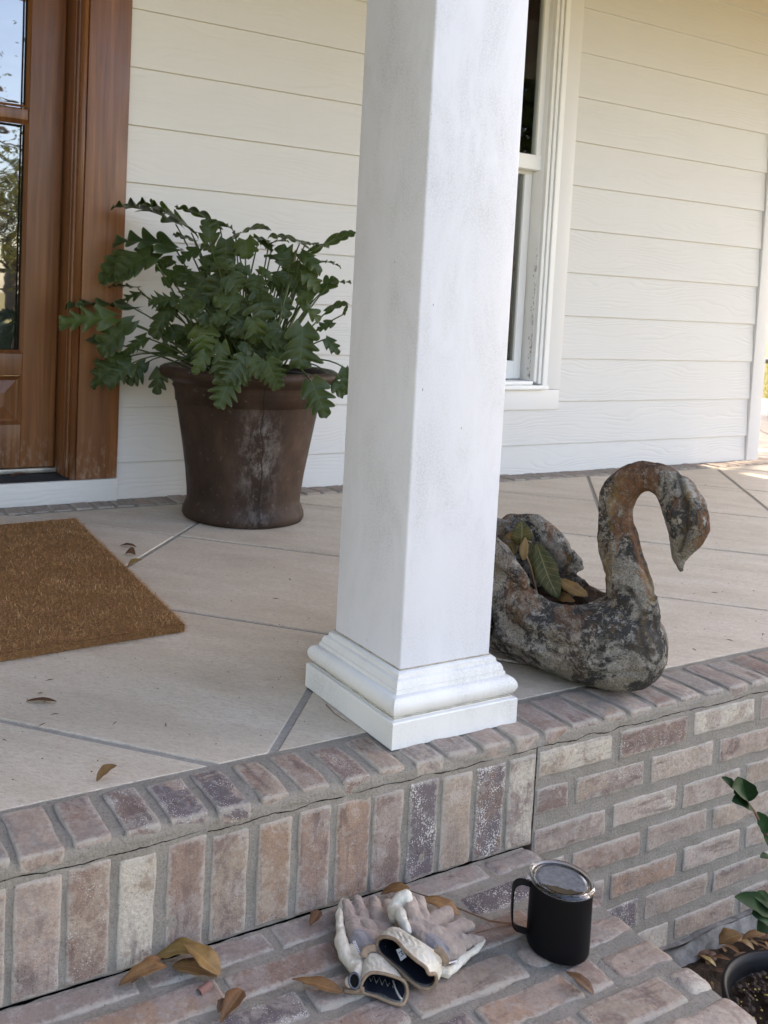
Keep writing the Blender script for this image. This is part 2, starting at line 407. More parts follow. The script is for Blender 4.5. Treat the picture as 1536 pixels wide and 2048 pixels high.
# porch edge: rowlock course, soldier riser, running bond wall
pw = thing('porch_brick_wall', 'weathered reused brick face of the porch with rowlock edge on top', 'brick wall', (.3, YF, 0))
g = G()
RL = [(-.628,-.569),(-.554,-.502),(-.481,-.430),(-.414,-.357),(-.341,-.290),(-.269,-.221),(-.200,-.150),(-.127,-.075),(-.057,-.007),(0.013,0.067),(0.079,0.143),(0.156,0.215),(0.228,0.283),(0.296,0.353),(0.366,0.428),(0.444,0.499),(0.515,0.573),(0.588,0.643),(0.659,0.715),(0.730,0.786),(0.801,0.858),(0.873,0.929)]
rp = ['pb', 'pb', 'mv', 'dr', 'pu', 'pu', 'ta', 'pb', 'dr', 'ta', 'gy', 'pb', 'pb', 'rb', 'pb', 'mv', 'mv', 'pb', 'gy', 'pb', 'mv', 'gy']
xx = -.64
ext = []
while xx > -2.6: ext.append((xx - .062, xx)); xx -= .0735
xr = .944
while xr < 4.2: ext.append((xr, xr + .06)); xr += .0735
for (x0, x1), c in list(zip(RL, ['pb', 'mv', 'dr', 'pu', 'pu', 'ta', 'pb', 'dr', 'ta', 'gy', 'mv', 'pb', 'lp', 'mv', 'mv', 'gy', 'mv', 'gy', 'lp', 'gy', 'mv', 'gy'])) + [(e, NORG.choice(['mv', 'pb', 'rb', 'gy', 'ta'])) for e in ext]:
    near = -.75 < x0 < 1.1
    put_brick(g, (x0 - .001, YF + .0005 + NORG.uniform(-.002, .003), -.0245 + NORG.uniform(-.004, .004)), (x1 + .001, YIN - .012 + NORG.uniform(-.004, .004), .0012 + NORG.uniform(-.0008, .0012)), c, r=.0045, seg=.009 if near else .03, amp=.0032)
o = g.build('rowlock_brick', BRICK, pw)
# mortar skin of the rowlock, rolled over the front edge down to the crack
def rl_mortar(u, v):
    x = -2.7 + 6.9 * u
    nz = noise.noise(Vector((x * 40, v * 6, 1))) * .0016
    if v < .5: return (x, YIN + .004 - (YIN - YF - .010) * (v / .5), -.0015 + nz)
    if v < .7: a = (v - .5) / .2 * math.pi / 2; return (x, YF + .014 - .014 * math.sin(a) + nz, -.0015 - .012 + .012 * math.cos(a))
    return (x, YF + nz, -.0135 - ((v - .7) / .3) * (.0105 - crack(x)))
g = G(); g.grid(1100, 20, rl_mortar)
g.build('rowlock_mortar', MORTAR, pw)
g = G(); g.grid(400, 1, lambda u, v: (-2.7 + 6.9 * u, YF + .0032, -.012 - v * .035)); g.build('crack_shadow_gap', DARK, pw)  # near-black sheet behind the crack stands in for the shade inside it
# soldiers
g = G(); XS = .277
SD = [(-.634,-.572),(-.562,-.504),(-.490,-.438),(-.419,-.362),(-.350,-.293),(-.274,-.219),(-.205,-.149),(-.137,-.074),(-.068,-.012),(0.002,0.059),(0.070,0.133),(0.143,0.204),(0.215,0.274)]
sc = [('pb','mv',.2), ('rb','ta',.7), ('cr','ta',0), ('rb','mv',.2), ('ta','dr',.1), ('ob','ta',.1), ('mv','rb',.3), ('rb','ob',.3), ('mv','dr',.3), ('pu','pu',1.3), ('ta','lp',.2), ('pu','dr',1.3), ('mv','cr',.4)]
xx = -.645; e2 = []
while xx > -2.5: e2.append((xx - .06, xx)); xx -= .0725
for (x0, x1), (c, c2, sp) in list(zip(SD, sc)) + [(e, (NORG.choice(['mv', 'pb', 'rb']), 'ta', .3)) for e in e2]:
    top = -.0315 + NORG.uniform(-.005, .003); bot = ZS + .0015 + NORG.uniform(-.003, .002) + max(0, -.2 - x0) * .003
    put_brick(g, (x0 - .0015, YF - .0022 + NORG.uniform(-.0006, .0006), bot), (x1 + .0015, YF + .05, top), c, sp, c2, r=.004, amp=.0025, seg=.009 if x0 > -.75 else .03)
g.build('soldier_brick', BRICK, pw)
g = G()
def riser_mortar(u, v):
    x = -2.7 + (XS + 2.7) * u; zt = -.0255 + crack(x) ; zb = ZS - .0008 + noise.noise(Vector((x * 13, 4, 4))) * .006 + max(0, -.2 - x) * .003
    vv = v
    return (x, YF + noise.noise(Vector((x * 40, vv * 8, 2))) * .0014, zt + (zb - zt) * vv)
g.grid(520, 24, riser_mortar); g.build('riser_mortar', MORTAR, pw)
# running bond
g = G(); cpal = ['lp', 'pb', 'cr', 'ta', 'mv', 'rb', 'pb', 'lp', 'ta', 'mv']
first = [('cr','ta',0), ('rb','dr',.8), ('cr','lp',0), ('mv','pb',.2), ('lp','ta',0)]
second = [('mv','dr',.1), ('mv','ta',.8), ('lp','ta',0), ('pb','dr',.1), ('ta','pb',.1)]
third = [('lp','mv',.1), ('lp','cr',.1), ('lp','pb',.1), ('ta','lp',0)]
fourth = [('rb','mv',.7), ('pb','rb',.1), ('lp','pb',0), ('ta','lp',0)]
fifth = [('mv','pb',.2), ('ob','pb',.1), ('lp','ta',0), ('ta','lp',0)]
sixth = [('mv','dr',.1), ('pu','gy',1.2), ('lp','ta',0)]
seven = [('gy','pu',.4), ('lp','cr',0), ('pb','ta',0)]
rows = [first, second, third, fourth, fifth, sixth, seven, seven]
for k in range(8):
    zt = -.0325 - .0688 * k; zb = zt - .0515
    xs = .284 if k % 2 == 0 else .284 - .105
    n = 0; x = xs
    while x < 4.1:
        x1 = x + NORG.uniform(.172, .186); x0 = max(x, .283)
        if k == 0 and n > 0: x1 = x + .187
        if x1 - x0 > .03:
            if n < len(rows[k]): c, c2, sp = rows[k][n]
            else: c, c2, sp = NORG.choice(cpal), None, None
            put_brick(g, (x0 - .001, YF - .0022 + NORG.uniform(-.0006, .0006), zb + NORG.uniform(-.004, .004)), (x1 + .001, YF + .05, zt + (NORG.uniform(-.006, .003) if k else NORG.uniform(-.003, .003))), c, sp, c2, r=.004, amp=.0025, seg=.009 if x < 1.3 else .035)
            n += 1
        x = x1 + .021
g.build('face_brick', BRICK, pw)
g = G()
def wall_mortar(u, v):
    x = XS + .003 + (4.15 - XS) * u ** 1.6; zt = -.0255 + crack(x)
    vv = v
    return (x, YF + noise.noise(Vector((x * 40, vv * 22, 2))) * .0016, zt + (-.585 - zt) * vv)
g.grid(420, 90, wall_mortar); g.build('wall_mortar', MORTAR, pw)
CONC = m_plain('footing_concrete', (.27, .25, .22), .9, .2, 1., 90, .65)
g = G(); g.grid(400, 16, lambda u, v: (XE + .01 + 3.8 * u, YF - .012 - .022 * v ** 1.5 + .012 * noise.noise(Vector((u * 60, v * 3, 0))), -.497 - .08 * v + .008 * noise.noise(Vector((u * 40, 0, 3)))))
g.grid(200, 2, lambda u, v: (XE + .01 + 3.8 * u, YF + .004 - .016 * v, -.497 + .002 * v + .008 * noise.noise(Vector((u * 40, 0, 3)))))
g.build('concrete_footing', CONC, pw)
g = G(); g.box((-2.7, YF + .03, -.6), (4.15, YIN - .01, -.03)); g.build('core', DARK, pw)
# lower step
st = thing('brick_step', 'lower reused brick step under the mug and the gloves', 'step', (-.2, -.3, ZS))
g = G(); XL = -1.6
def steprow(y0, y1, joints, cols):
    for k in range(len(joints) - 1):
        x0, x1 = joints[k] + .0055, joints[k + 1] - .0055
        c, c2, sp = cols[k] if k < len(cols) and cols[k] else (NORG.choice(['mv', 'pb', 'rb', 'ta']), None, None)
        dz = NORG.uniform(.0004, .0022); right = joints[k + 1] > XE - .01
        put_brick(g, (x0, y0 + NORG.uniform(-.002, .002), ZS - .05), (x1, y1 + NORG.uniform(-.002, .002), ZS + dz), c, sp, c2, r=.013 if right else .0055, amp=.003, seg=.0085 if x0 > -.8 else .03)
def jt(start, end=XE + .008):
    L = [end]; x = start
    while x > XL: L.append(x); x -= .205
    return L[::-1]
def cc(js, m, pal=None):
    return [m.get(round(j, 2)) for j in js[:-1]]
j0 = jt(.15); steprow(-.099, -.056, j0, [('mv', 'gy', .3)] * len(j0))
j1 = jt(.044); steprow(-.1625, -.1125, j1, cc(j1, {.04: ('pu', 'pu', 1.2), -.16: ('mv', 'gy', .3), -.37: ('rb', 'mv', .3), -.57: ('ob', 'mv', .4)}))
j2 = jt(.135); steprow(-.2235, -.1755, j2, cc(j2, {.14: ('dr', 'rb', .6), -.07: ('dr', 'rb', .5), -.28: ('pu', 'mv', 1.2), -.48: ('pu', 'gy', 1.)}))
j3 = jt(.046); steprow(-.286, -.237, j3, cc(j3, {.05: ('pb', 'gy', .1), -.16: ('ta', 'pb', .1), -.36: ('rb', 'mv', .5)}))
j4 = [-1.3, -1.1, -.9, -.7, -.5, -.29, -.085, .086, .146, XE + .008]; steprow(-.349, -.299, j4, cc(j4, {-.29: ('pu', 'mv', .6), -.09: ('ob', 'pb', .2), .09: ('pb', 'rb', .1), .15: ('ta', 'pb', .1)}))
j5 = [-1.4, -1.2, -1., -.8, -.6, -.4, -.195, .04, .212, XE + .010]; steprow(-.411, -.361, j5, cc(j5, {.04: ('ta', 'dr', .1), .21: ('cr', 'lp', 0), -.2: ('mv', 'rb', .3)}))
j6 = [-1.4, -1.2, -1., -.8, -.6, -.4, -.2, .0, .13, XE + .012]; steprow(-.474, -.424, j6, cc(j6, {.13: ('lp', 'pb', .1)}))
# front and side faces of the step below the top course
for k in range(4):
    z1 = ZS - .062 - .068 * k
    for x in np.arange(-1.5 + (k % 2) * .1, XE - .06, .2):
        put_brick(g, (x, -.47, z1 - .052), (min(x + .186, XE), -.42, z1), NORG.choice(cpal), seg=.03)
    for y in np.arange(-.41 + (k % 2) * .05, -.06, .2):
        put_brick(g, (XE - .05, y, z1 - .052), (XE, min(y + .186, -.056), z1), NORG.choice(cpal), seg=.02)
g.build('step_brick', BRICK, st)
g = G()
g.grid(300, 90, lambda u, v: (XL + (XE - .006 - XL) * u, YF - .002 - .415 * v, ZS - .0022 + .0022 * noise.noise(Vector((u * 80, v * 22, 0))) + .001 * noise.noise(Vector((u * 300, v * 80, 0)))), flip=True)
g.grid(60, 40, lambda u, v: (XE - .006 + .003 * noise.noise(Vector((u * 30, v * 20, 0))), YF - .002 - .415 * u, ZS - .0032 - .4 * v))
g.grid(60, 40, lambda u, v: (XL + (XE - .006 - XL) * u, YF - .417 + .003 * noise.noise(Vector((u * 30, v * 20, 0))), ZS - .0032 - .4 * v), flip=True)
g.build('step_mortar', MORTAR, st)
# ================================================================== house
house = thing('house', 'white lap sided house with a mahogany door and a double hung window', 'house', (1.5, D, 0))
Z1, EX = .1382, .203
WX0, WX1, WZ0 = 1.50, 2.383, .304
g = G()
def board(x0, x1, zb, zt, sd, n=None):
    # tilted lap: the bottom edge stands proud of the board below
    n = n or max(2, int((x1 - x0) / .1))
    yb, yt = D - .0085, D + .0005
    V = []; F = []
    for i in range(n + 1):
        x = x0 + (x1 - x0) * i / n; wb = .0007 * noise.noise(Vector((x * 2, zb * 5, 0)))
        V += [(x, yb + .011, zb + wb), (x, yb + .0012, zb + wb), (x, yb, zb + .0015 + wb), (x, yt, zt)]
    for i in range(n):
        for k in range(3): F.append((i * 4 + k, (i + 1) * 4 + k, (i + 1) * 4 + k + 1, i * 4 + k + 1))
    b = n * 4; F += [(0, 1, 2, 3), (b + 3, b + 2, b + 1, b)]
    g.add(V, F, 0, seed=(sd, 0., sd * 2.7))
for k in range(0, 15):
    zb = .002 if k == 0 else Z1 + (k - 1) * EX; zt = Z1 + k * EX + .001; sd = k * 5.37
    if zt < WZ0 + .02 or k < 2: board(.193, 3.812, zb, zt, sd)
    else:
        if k == 2: pass
        board(.193, WX0 - .09, zb, zt, sd); board(WX1, 3.812, zb, zt, sd + 2.1)
    board(-4.2, -1.3, zb, zt, sd + 9.)
g.build('lap_siding', SIDING, house, smooth=False)
g = G()
g.box((.189, D + .004, 0), (WX0, D + .12, 3)); g.box((WX0, D + .004, 0), (WX1 - .09, D + .12, WZ0 + .06)); g.box((WX1 - .09, D + .004, 0), (3.9, D + .12, 3)); g.box((-4.2, D + .004, 0), (-1.3, D + .12, 3))
g.box((WX0, D + .004, 2.55), (WX1 - .09, D + .12, 3)); g.box((-1.3, D + .02, 2.45), (.189, D + .14, 3)); g.box((3.78, D + .12, 0), (3.9, 10, 3)); g.box((-4.2, 9.9, 0), (3.9, 10, 3)); g.box((-4.2, D + .12, 0), (-4.1, 9.9, 3))
g.build('wall', TRIM, house, smooth=False)
g = G(); g.box((3.815, D - .016, .002), (3.915, D + .012, 3), bev=.003); g.box((3.894, D + .013, .002), (3.918, D + .11, 3), bev=.003); g.build('corner_board', TRIM, house)
# window: flat casing, stepped frame, two sashes
win = G()
wx = WX0 - .09
win.box((2.291, D - .0125, WZ0 + .095), (WX1 - .001, D + .01, 2.62), bev=.002); win.box((wx, D - .0125, WZ0 + .095), (WX0 - .001, D + .01, 2.62), bev=.002)
win.box((wx, D - .0112, WZ0), (WX1 - .001, D + .01, WZ0 + .0935), bev=.002); win.box((wx, D - .014, 2.621), (WX1 - .001, D + .01, 2.72), bev=.002)
wnd = win.build('window_casing', SIDING if 0 else TRIM, house)
fr = G(); X1 = 2.290; X0 = 1.501; zb = .412; zt = 2.62
for dx, y0 in ((0, -.022), (.020, -.030), (.042, -.024), (.064, -.018)):
    w_ = .018 if dx else .0185
    fr.box((X1 - dx - w_, D + y0, zb + dx * .35), (X1 - dx, D + .08, zt), bev=.002); fr.box((X0 + dx, D + y0, zb + dx * .35), (X0 + dx + w_, D + .08, zt), bev=.002)
fr.box((X0, D - .034, zb - .012), (X1, D + .03, zb + .008), bev=.003); fr.box((X0 + .08, D - .018, zb + .009), (X1 - .085, D + .1, zb + .026), bev=.003)
XJ = X1 - .084
fr.box((XJ - .004, D + .0, zb + .027), (XJ + .003, D + .11, zt)); fr.box((X0 + .081, D + .0, zb + .027), (X0 + .086, D + .11, zt))
WINP = m_paint('window_paint', (.84, .84, .82)); 
wf = fr.build('window_frame', WINP, house)
sa = G(); ZM = 1.41
# lower sash (deeper), upper sash (nearer)
sa.box((XJ - .049, D + .062, zb + .03), (XJ - .005, D + .09, ZM + .02), bev=.003); sa.box((X0 + .087, D + .062, zb + .03), (X0 + .13, D + .09, ZM + .02), bev=.003)
sa.box((X0 + .13, D + .0625, zb + .03), (XJ - .049, D + .0895, zb + .115), bev=.003)
sa.box((XJ - .034, D + .018, ZM + .0), (XJ - .0045, D + .05, zt), bev=.003); sa.box((X0 + .087, D + .018, ZM), (X0 + .12, D + .05, zt), bev=.003)
sa.box((X0 + .088, D + .012, ZM - .005), (XJ - .006, D + .055, ZM + .062), bev=.004); sa.box((X0 + .088, D + .06, ZM - .02), (XJ - .006, D + .088, ZM + .021), bev=.003)
sa.build('sash', WINP, wf)
q = M('window_pane', .02, .5); q.set('Base Color', (1, 1, 1)); q.set('Transmission Weight', 0)
gl = q.n('BsdfGlossy', Roughness=.01, Color=(1, 1, 1)); tr = q.n('BsdfTransparent', Color=(.72, .72, .68)); fz = q.n('Fresnel', IOR=1.42)
mx = q.n('MixShader', i0=fz, i1=tr, i2=gl); q.t.links.new(mx, q.t.nodes['Material Output'].inputs[0]); PANE = q.m
p = G(); p.box((X0 + .13, D + .074, zb + .11), (XJ - .048, D + .078, ZM)); p.box((X0 + .12, D + .03, ZM + .05), (XJ - .033, D + .034, zt)); p.build('pane', PANE, wf, smooth=False)
q = M('weather_stain', .9, .2); q.set('Base Color', q.ramp(q.noise(300, 3), [(.4, (.14, .12, .10)), (.7, (.38, .34, .3))])); STAIN = q.m
g = G(); rg = random.Random(2)
for k in range(120):
    z = zb + .04 + (rg.random() ** 1.8) * .6; y = D + .002 + rg.random() ** 4 * .02; s = rg.uniform(.0008, .0028)
    g.box((XJ - .0052, y, z), (XJ - .0041, y + s, z + s * rg.uniform(1, 5)))
tag(g.build('dirt_streak', STAIN, wf, smooth=False), kind='stuff')
CURT = m_plain('curtain_cloth', (.085, .07, .05), .9, .2, .3, 60)
g = G(); g.grid(160, 3, lambda u, v: (X0 + .05 + (X1 - X0 - .1) * u, D + .17 + .022 * math.sin(u * 75 + 2 * math.sin(u * 9)), .3 + 2.3 * v)); g.build('curtain', CURT, house)
g = G(); g.box((X0 - .3, D + .4, .2), (X1 + .3, D + .42, 2.9)); g.build('dark_interior', m_plain('interior', (.03, .025, .02), .9), house)  # near-black board stands in for the unlit room
# doorway: base board, threshold, casing, jamb, door
g = G(); g.box((-1.3, D - .030, .002), (.191, D + .1, .0845), bev=.004, seed=(3.3, 0., 4.)); g.build('base_board', SIDING, house)
th = G(); th.box((-1.3, D - .022, .0855), (.04, D + .112, .0905), bev=.002)
for k in range(11): y = D - .016 + k * .0096; th.box((-1.3, y, .0908), (.03 if y < D + .02 else .0, y + .004, .0935), bev=.001)
tho = th.build('threshold', BLACKM, house)
g = G(); g.box((-1.3, D + .094, .0945), (-.001, D + .108, .111), bev=.002); g.build('metal_strip', ALU, tho)
g = G()
def casing(x0, x1, dirn):
    g.box((x0, D - .026, .0862), (x1, D + .02, 2.5), bev=.003)
casing(.036, .189, 1); casing(-1.3 + .02, -1.13, 1)
g.box((-1.28, D - .0265, 2.501), (.189, D + .02, 2.65), bev=.003)
g.tube([(.024, D - .012, .0862), (.024, D - .012, 2.5)], [(.011, .014)] * 2, 12); g.box((.004, D - .004, .0862), (.034, D + .03, 2.5), bev=.004)
g.box((.0, D + .022, .094), (.04, D + .2, 2.5), bev=.002); g.box((-.008, D + .13, .094), (-.0005, D + .2, 2.5), bev=.002)
g.build('door_frame', WOOD, house)
YD = D + .115
door = thing('front_door', 'mahogany front door with tall wavy glass panes', 'door', (-.45, YD, .1)) if 0 else None
dr = G(); DR, DL = -.0035, -1.0
gx = at(55, 100, Y=YD).x
z_b, z_p0, z_p1, z_g0 = .112, .24, .46, at(40, 700, Y=YD).z
z_m = at(0, 222, Y=YD).z
ST = gx + .012
dr.box((ST, YD, z_b), (DR - .004, YD + .045, 2.45), bev=.003); dr.box((DL, YD, z_b), (DL + .14, YD + .045, 2.45), bev=.003)
dr.box((DL + .14, YD + .0008, z_b), (ST, YD + .044, z_p0 + .03), bev=.002); dr.box((DL + .14, YD + .0008, z_p1 - .015), (ST, YD + .044, z_g0 - .012), bev=.002)
dr.box((DL + .14, YD + .002, z_m - .022), (ST, YD + .043, z_m + .022), bev=.006); dr.box((DL + .14, YD + .001, 2.3), (ST, YD + .044, 2.45), bev=.002)
dro = dr.build('front_door', WOOD, house); dro.name = 'front_door'
dro['label'] = 'mahogany stained door with tall wavy glass panes'
pn = G(); a0, a1 = DL + .14, ST
def ring_frame(G_, x0, x1, z0, z1, w_, y0, y1):
    # moulding sloping from (outer, y0) to (inner, y1)
    o = [(x0, z0), (x1, z0), (x1, z1), (x0, z1)]; i_ = [(x0 + w_, z0 + w_), (x1 - w_, z0 + w_), (x1 - w_, z1 - w_), (x0 + w_, z1 - w_)]
    G_.add([(p_[0], y0, p_[1]) for p_ in o] + [(p_[0], y1, p_[1]) for p_ in i_], [(k, (k + 1) % 4, 4 + (k + 1) % 4, 4 + k) for k in range(4)])
zz0, zz1 = z_p0 + .03, z_p1 - .015
ring_frame(pn, a0, a1, zz0, zz1, .012, YD - .002, YD + .014); ring_frame(pn, a0 + .012, a1 - .012, zz0 + .012, zz1 - .012, .006, YD + .014, YD + .018)
ring_frame(pn, a0 + .018, a1 - .018, zz0 + .018, zz1 - .018, .045, YD + .018, YD + .003)
pn.add([(a0 + .063, YD + .0035, zz0 + .063), (a1 - .063, YD + .0035, zz0 + .063), (a1 - .063, YD + .0035, zz1 - .063), (a0 + .063, YD + .0035, zz1 - .063)], [(0, 1, 2, 3)])
pn.build('raised_panel', WOOD, dro, smooth=False)
bd = G()
for z0, z1 in ((z_g0 - .012, z_m - .022), (z_m + .022, 2.3)):
    ring_frame(bd, a0, a1, z0, z1, .012, YD - .003, YD + .010)
bd.build('glazing_bead', WOOD, dro, smooth=False)
q = M('wavy_glass', .015, 1.0); q.set('Base Color', (.02, .022, .02)); q.set('IOR', 2.05); q.set('Coat Weight', .6); q.set('Coat Roughness', .01)
q.bump(q.noise(5, 1.5, .4, q.co((1, 1, 2.0)), .5), .16, .007)
bn = [n_ for n_ in q.t.nodes if n_.type == 'BUMP'][0]; q.t.links.new(bn.outputs[0], q.b.inputs['Coat Normal'])
g = G()
for z0, z1 in ((z_g0 - .002, z_m - .012), (z_m + .012, 2.29)):     # sheets turned a little so their reflection misses the column
    xa, xb, ya, yb_ = a0 + .005, a1 - .002, YD + .0045, YD + .041
    g.add([(xa, ya, z0), (xb, yb_, z0), (xb, yb_, z1), (xa, ya, z1), (xa, ya + .003, z0), (xb, yb_ + .003, z0), (xb, yb_ + .003, z1), (xa, ya + .003, z1)], [(0, 1, 2, 3), (7, 6, 5, 4), (0, 4, 5, 1), (1, 5, 6, 2), (2, 6, 7, 3), (3, 7, 4, 0)])
g.build('pane', q.m, dro, smooth=False)
# porch ceiling, beam and roof
CEIL = m_plain('ceiling_boards', (.52, .385, .30), .5, .4, .2, 20)
g = G()
for k in range(30): y = -.25 + k * .0745; g.box((-4.2, y, 2.80), (6.8, y + .072, 2.82), bev=0)
for k in range(94): y = D + .12 + k * .0745; g.box((3.93, y, 2.80), (6.8, y + .072, 2.82))
g.build('porch_ceiling', CEIL, house, smooth=False)
g = G(); g.box((-4.2, -.02, 2.5), (6.7, .27, 2.799)); g.box((6.45, .27, 2.6), (6.7, 9.3, 2.799)); g.build('porch_beam', TRIM, house, smooth=False)
g = G(); g.box((-4.5, -.55, 2.822), (6.9, D + .2, 2.95)); g.box((3.7, D + .2, 2.822), (6.9, 10.2, 2.949))
g.add([(-4.5, -.55, 2.951), (6.9, -.55, 2.951), (6.9, 10.2, 2.951), (-4.5, 10.2, 2.951), (-1, 4.8, 5.2), (3.6, 4.8, 5.2)], [(0, 1, 5, 4), (1, 2, 5), (2, 3, 4, 5), (3, 0, 4)])
g.build('roof', m_plain('roof_shingle', (.11, .105, .1), .9, .2), house, smooth=False)
# ================================================================== column
col = thing('porch_column', 'square white porch column with moulded base and grey mildew', 'column', (.1376, .1376, 0))
W, w_ = .2751, .2004; s0 = (W - w_) / 2; sh = .118; ph = .0464
g = G()
def shaft(u, v):
    P_ = [(s0, s0), (s0 + w_, s0), (s0 + w_, s0 + w_), (s0, s0 + w_)]
    return None
rr = .0035; prof = []
for cx_, cy_, a0_ in ((s0 + w_ - rr, s0 + rr, -90), (s0 + w_ - rr, s0 + w_ - rr, 0), (s0 + rr, s0 + w_ - rr, 90), (s0 + rr, s0 + rr, 180)):
    for t in range(4): a = R(a0_ + 30 * t); prof.append((cx_ + rr * math.cos(a), cy_ + rr * math.sin(a)))
g.extrude(prof, 'Z', .095, 2.5)
g.build('shaft', COLP, col, angle=40)
g = G()
P = [(0, .001), (0, .0445), (.0015, .0462), (.0075, .0475), (.0085, .0500)]
for t in range(0, 9): a = R(-75 + t * 150 / 8); P.append((.0165 - .0158 * math.cos(a), .0675 + .0172 * math.sin(a)))
P += [(.0165, .0855), (.0175, .092), (.0195, .0925), (.0205, .099), (.0235, .1045), (.0285, .1065), (.0295, .113), (.034, .1165), (.0385, .1175)]
n = len(P); V = []
for cx_, cy_ in ((0, 0), (1, 0), (1, 1), (0, 1)):
    for d, z in P: V.append((d if not cx_ else W - d, d if not cy_ else W - d, z))
F = []
for c in range(4):
    c2 = (c + 1) % 4
    for k in range(n - 1): F.append((c * n + k, c2 * n + k, c2 * n + k + 1, c * n + k + 1))
g.add(V, F); bo = g.build('moulded_base', BASEP, col, angle=28)
GRIME = m_plain('crevice_grime', (.50, .44, .34), .9, .1, .4, 200, .45)
def sq_line(d, z, r):
    g_ = G(); n_ = 40; P_ = []
    for (ax, ay), (bx, by) in (((d, d), (W - d, d)), ((W - d, d), (W - d, W - d)), ((W - d, W - d), (d, W - d)), ((d, W - d), (d, d))):
        for i in range(n_):
            t = i / n_; x, y = ax + (bx - ax) * t, ay + (by - ay) * t; P_.append((x, y, z + .0006 * noise.noise(Vector((x * 60, y * 60, z * 9)))))
    g_.ring(P_, r, 6); return g_
sq_line(s0 - .0004, .1183, .0013).build('caulk_line', GRIME, bo); sq_line(.0083, .0492, .0010).build('caulk_line', GRIME, bo)
# ================================================================== terracotta-brown urn
VD = Vector((.468, .884, 0)); VR = Vector((.884, -.468, 0))
PC = Vector((.537, 1.578, 0))
pot = thing('flower_pot', 'large dark brown glazed pot with white mineral bloom and a flared rim', 'plant pot', PC)
q = M('pot_glaze', .6, .22)
c = q.ramp(q.noise(6, 7, .65, q.co((1, 1, .5))), [(.28, (.018, .010, .007)), (.5, (.042, .024, .016)), (.72, (.085, .048, .032))])
sxyz = q.t.nodes.new('ShaderNodeSeparateXYZ'); q.t.links.new(q.co(rot=(0, 0, R(27.9))), sxyz.inputs[0])
xx_, zz_ = sxyz.outputs[0], sxyz.outputs[2]
band = q.math('SUBTRACT', 1, q.math('MULTIPLY', q.math('ABSOLUTE', q.math('SUBTRACT', xx_, .045)), 11.))
bandz = q.ramp(zz_, [(.03, .5), (.1, .35), (.2, 1), (.34, .9), (.42, 0)])
bl = q.math('MULTIPLY', q.math('MULTIPLY', q.ramp(band, [(0, 0), (.9, 1)]), bandz), q.ramp(q.noise(30, 8, .78, q.co((1, 1, .55))), [(.46, 0), (.64, 1)]))
c = q.mix(q.math('MULTIPLY', bl, .5), c, (.40, .36, .32))
c = q.mix(q.ramp(q.noise(60, 6, .7), [(.62, 0), (.72, .45)]), c, (.28, .24, .20))
seam = q.math('LESS_THAN', q.math('ABSOLUTE', q.math('ADD', q.math('SUBTRACT', xx_, .052), q.math('MULTIPLY', q.math('SUBTRACT', q.noise(12, 4), .5), .03))), .0022)
c = q.mix(q.math('MULTIPLY', seam, .8), c, (.015, .01, .008))
q.set('Base Color', c); q.set('Roughness', q.ramp(q.noise(12, 4), [(.3, .45), (.7, .7)]))
q.bump(q.math('ADD', q.math('ADD', q.noise(8, 3), q.math('MULTIPLY', q.noise(120, 4, .7), .25)), q.math('MULTIPLY', seam, -.3)), .35, .006)
prof = [(0, .004), (.195, .0), (.208, .004), (.2125, .014), (.211, .028), (.204, .044), (.197, .062), (.1985, .09), (.206, .16), (.222, .26), (.238, .35), (.250, .42), (.256, .442), (.262, .450), (.2585, .460), (.270, .470), (.290, .478), (.305, .488), (.310, .500), (.306, .511), (.294, .518), (.276, .515), (.264, .503), (.256, .46), (.25, .40), (0, .40)]
g = G(); g.lathe(PC, prof, 128, wob=.006); g.build('pot_body', q.m, pot)
PBLK = m_plain('nursery_plastic', (.012, .012, .013), .5, .2, .1)
SOIL = m_plain('potting_mix', (.035, .024, .016), .95, .1, 1., 140)
def nursery(g_, c, r, z0, z1):
    g_.lathe((c[0], c[1], 0), [(r * .80, z0), (r * .96, z1 - .02), (r * 1.03, z1 - .018), (r * 1.045, z1 - .006), (r * 1.03, z1), (r * .995, z1 - .001), (r * .97, z1 - .012), (r * .955, z1 - .02), (r * .9, z0 + .02)], 72)
g = G(); nursery(g, PC, .215, .405, .5); npo = g.build('inner_pot', PBLK, pot)
g = G(); g.grid(40, 40, lambda u, v: (PC.x + (u - .5) * .44 * math.sqrt(max(0, 1 - (2 * v - 1) ** 2 / 2)), PC.y + (v - .5) * .44 * math.sqrt(max(0, 1 - (2 * u - 1) ** 2 / 2)), .465 + .012 * noise.noise(Vector((u * 14, v * 14, 0))))); g.build('soil', SOIL, pot)
# ------------------------------------------------------------------ philodendron
q = M('leaf_green', .36, .3); u_, v_ = q.attr('lu', 'Fac'), q.attr('lv', 'Fac'); tone = q.attr('tone', 'Fac')
av = q.math('ABSOLUTE', v_)
ve = q.math('ABSOLUTE', q.math('SINE', q.math('MULTIPLY', q.math('SUBTRACT', u_, q.math('MULTIPLY', av, .16)), 21.99)))
vein = q.math('MAXIMUM', q.math('LESS_THAN', av, .045), q.math('MULTIPLY', q.math('LESS_THAN', ve, .10), .45))
base = q.mix(tone, (.008, .019, .005), (.11, .15, .02))
base = q.mix(q.ramp(q.noise(30, 3), [(.35, 0), (.7, .35)]), base, (.008, .018, .006))
geo = q.t.nodes.new('ShaderNodeNewGeometry')
base = q.mix(geo.outputs['Backfacing'], base, q.mix(.5, base, (.06, .085, .035)))
base = q.mix(q.math('MULTIPLY', q.math('GREATER_THAN', av, .93), .5), base, (.13, .16, .07))
q.set('Base Color', q.mix(q.math('MULTIPLY', vein, .4), base, (.10, .15, .05)))
q.bump(q.math('ADD', q.math('MULTIPLY', vein, -1.), q.math('MULTIPLY', ve, .8)), .35, .002)
LEAF = q.m
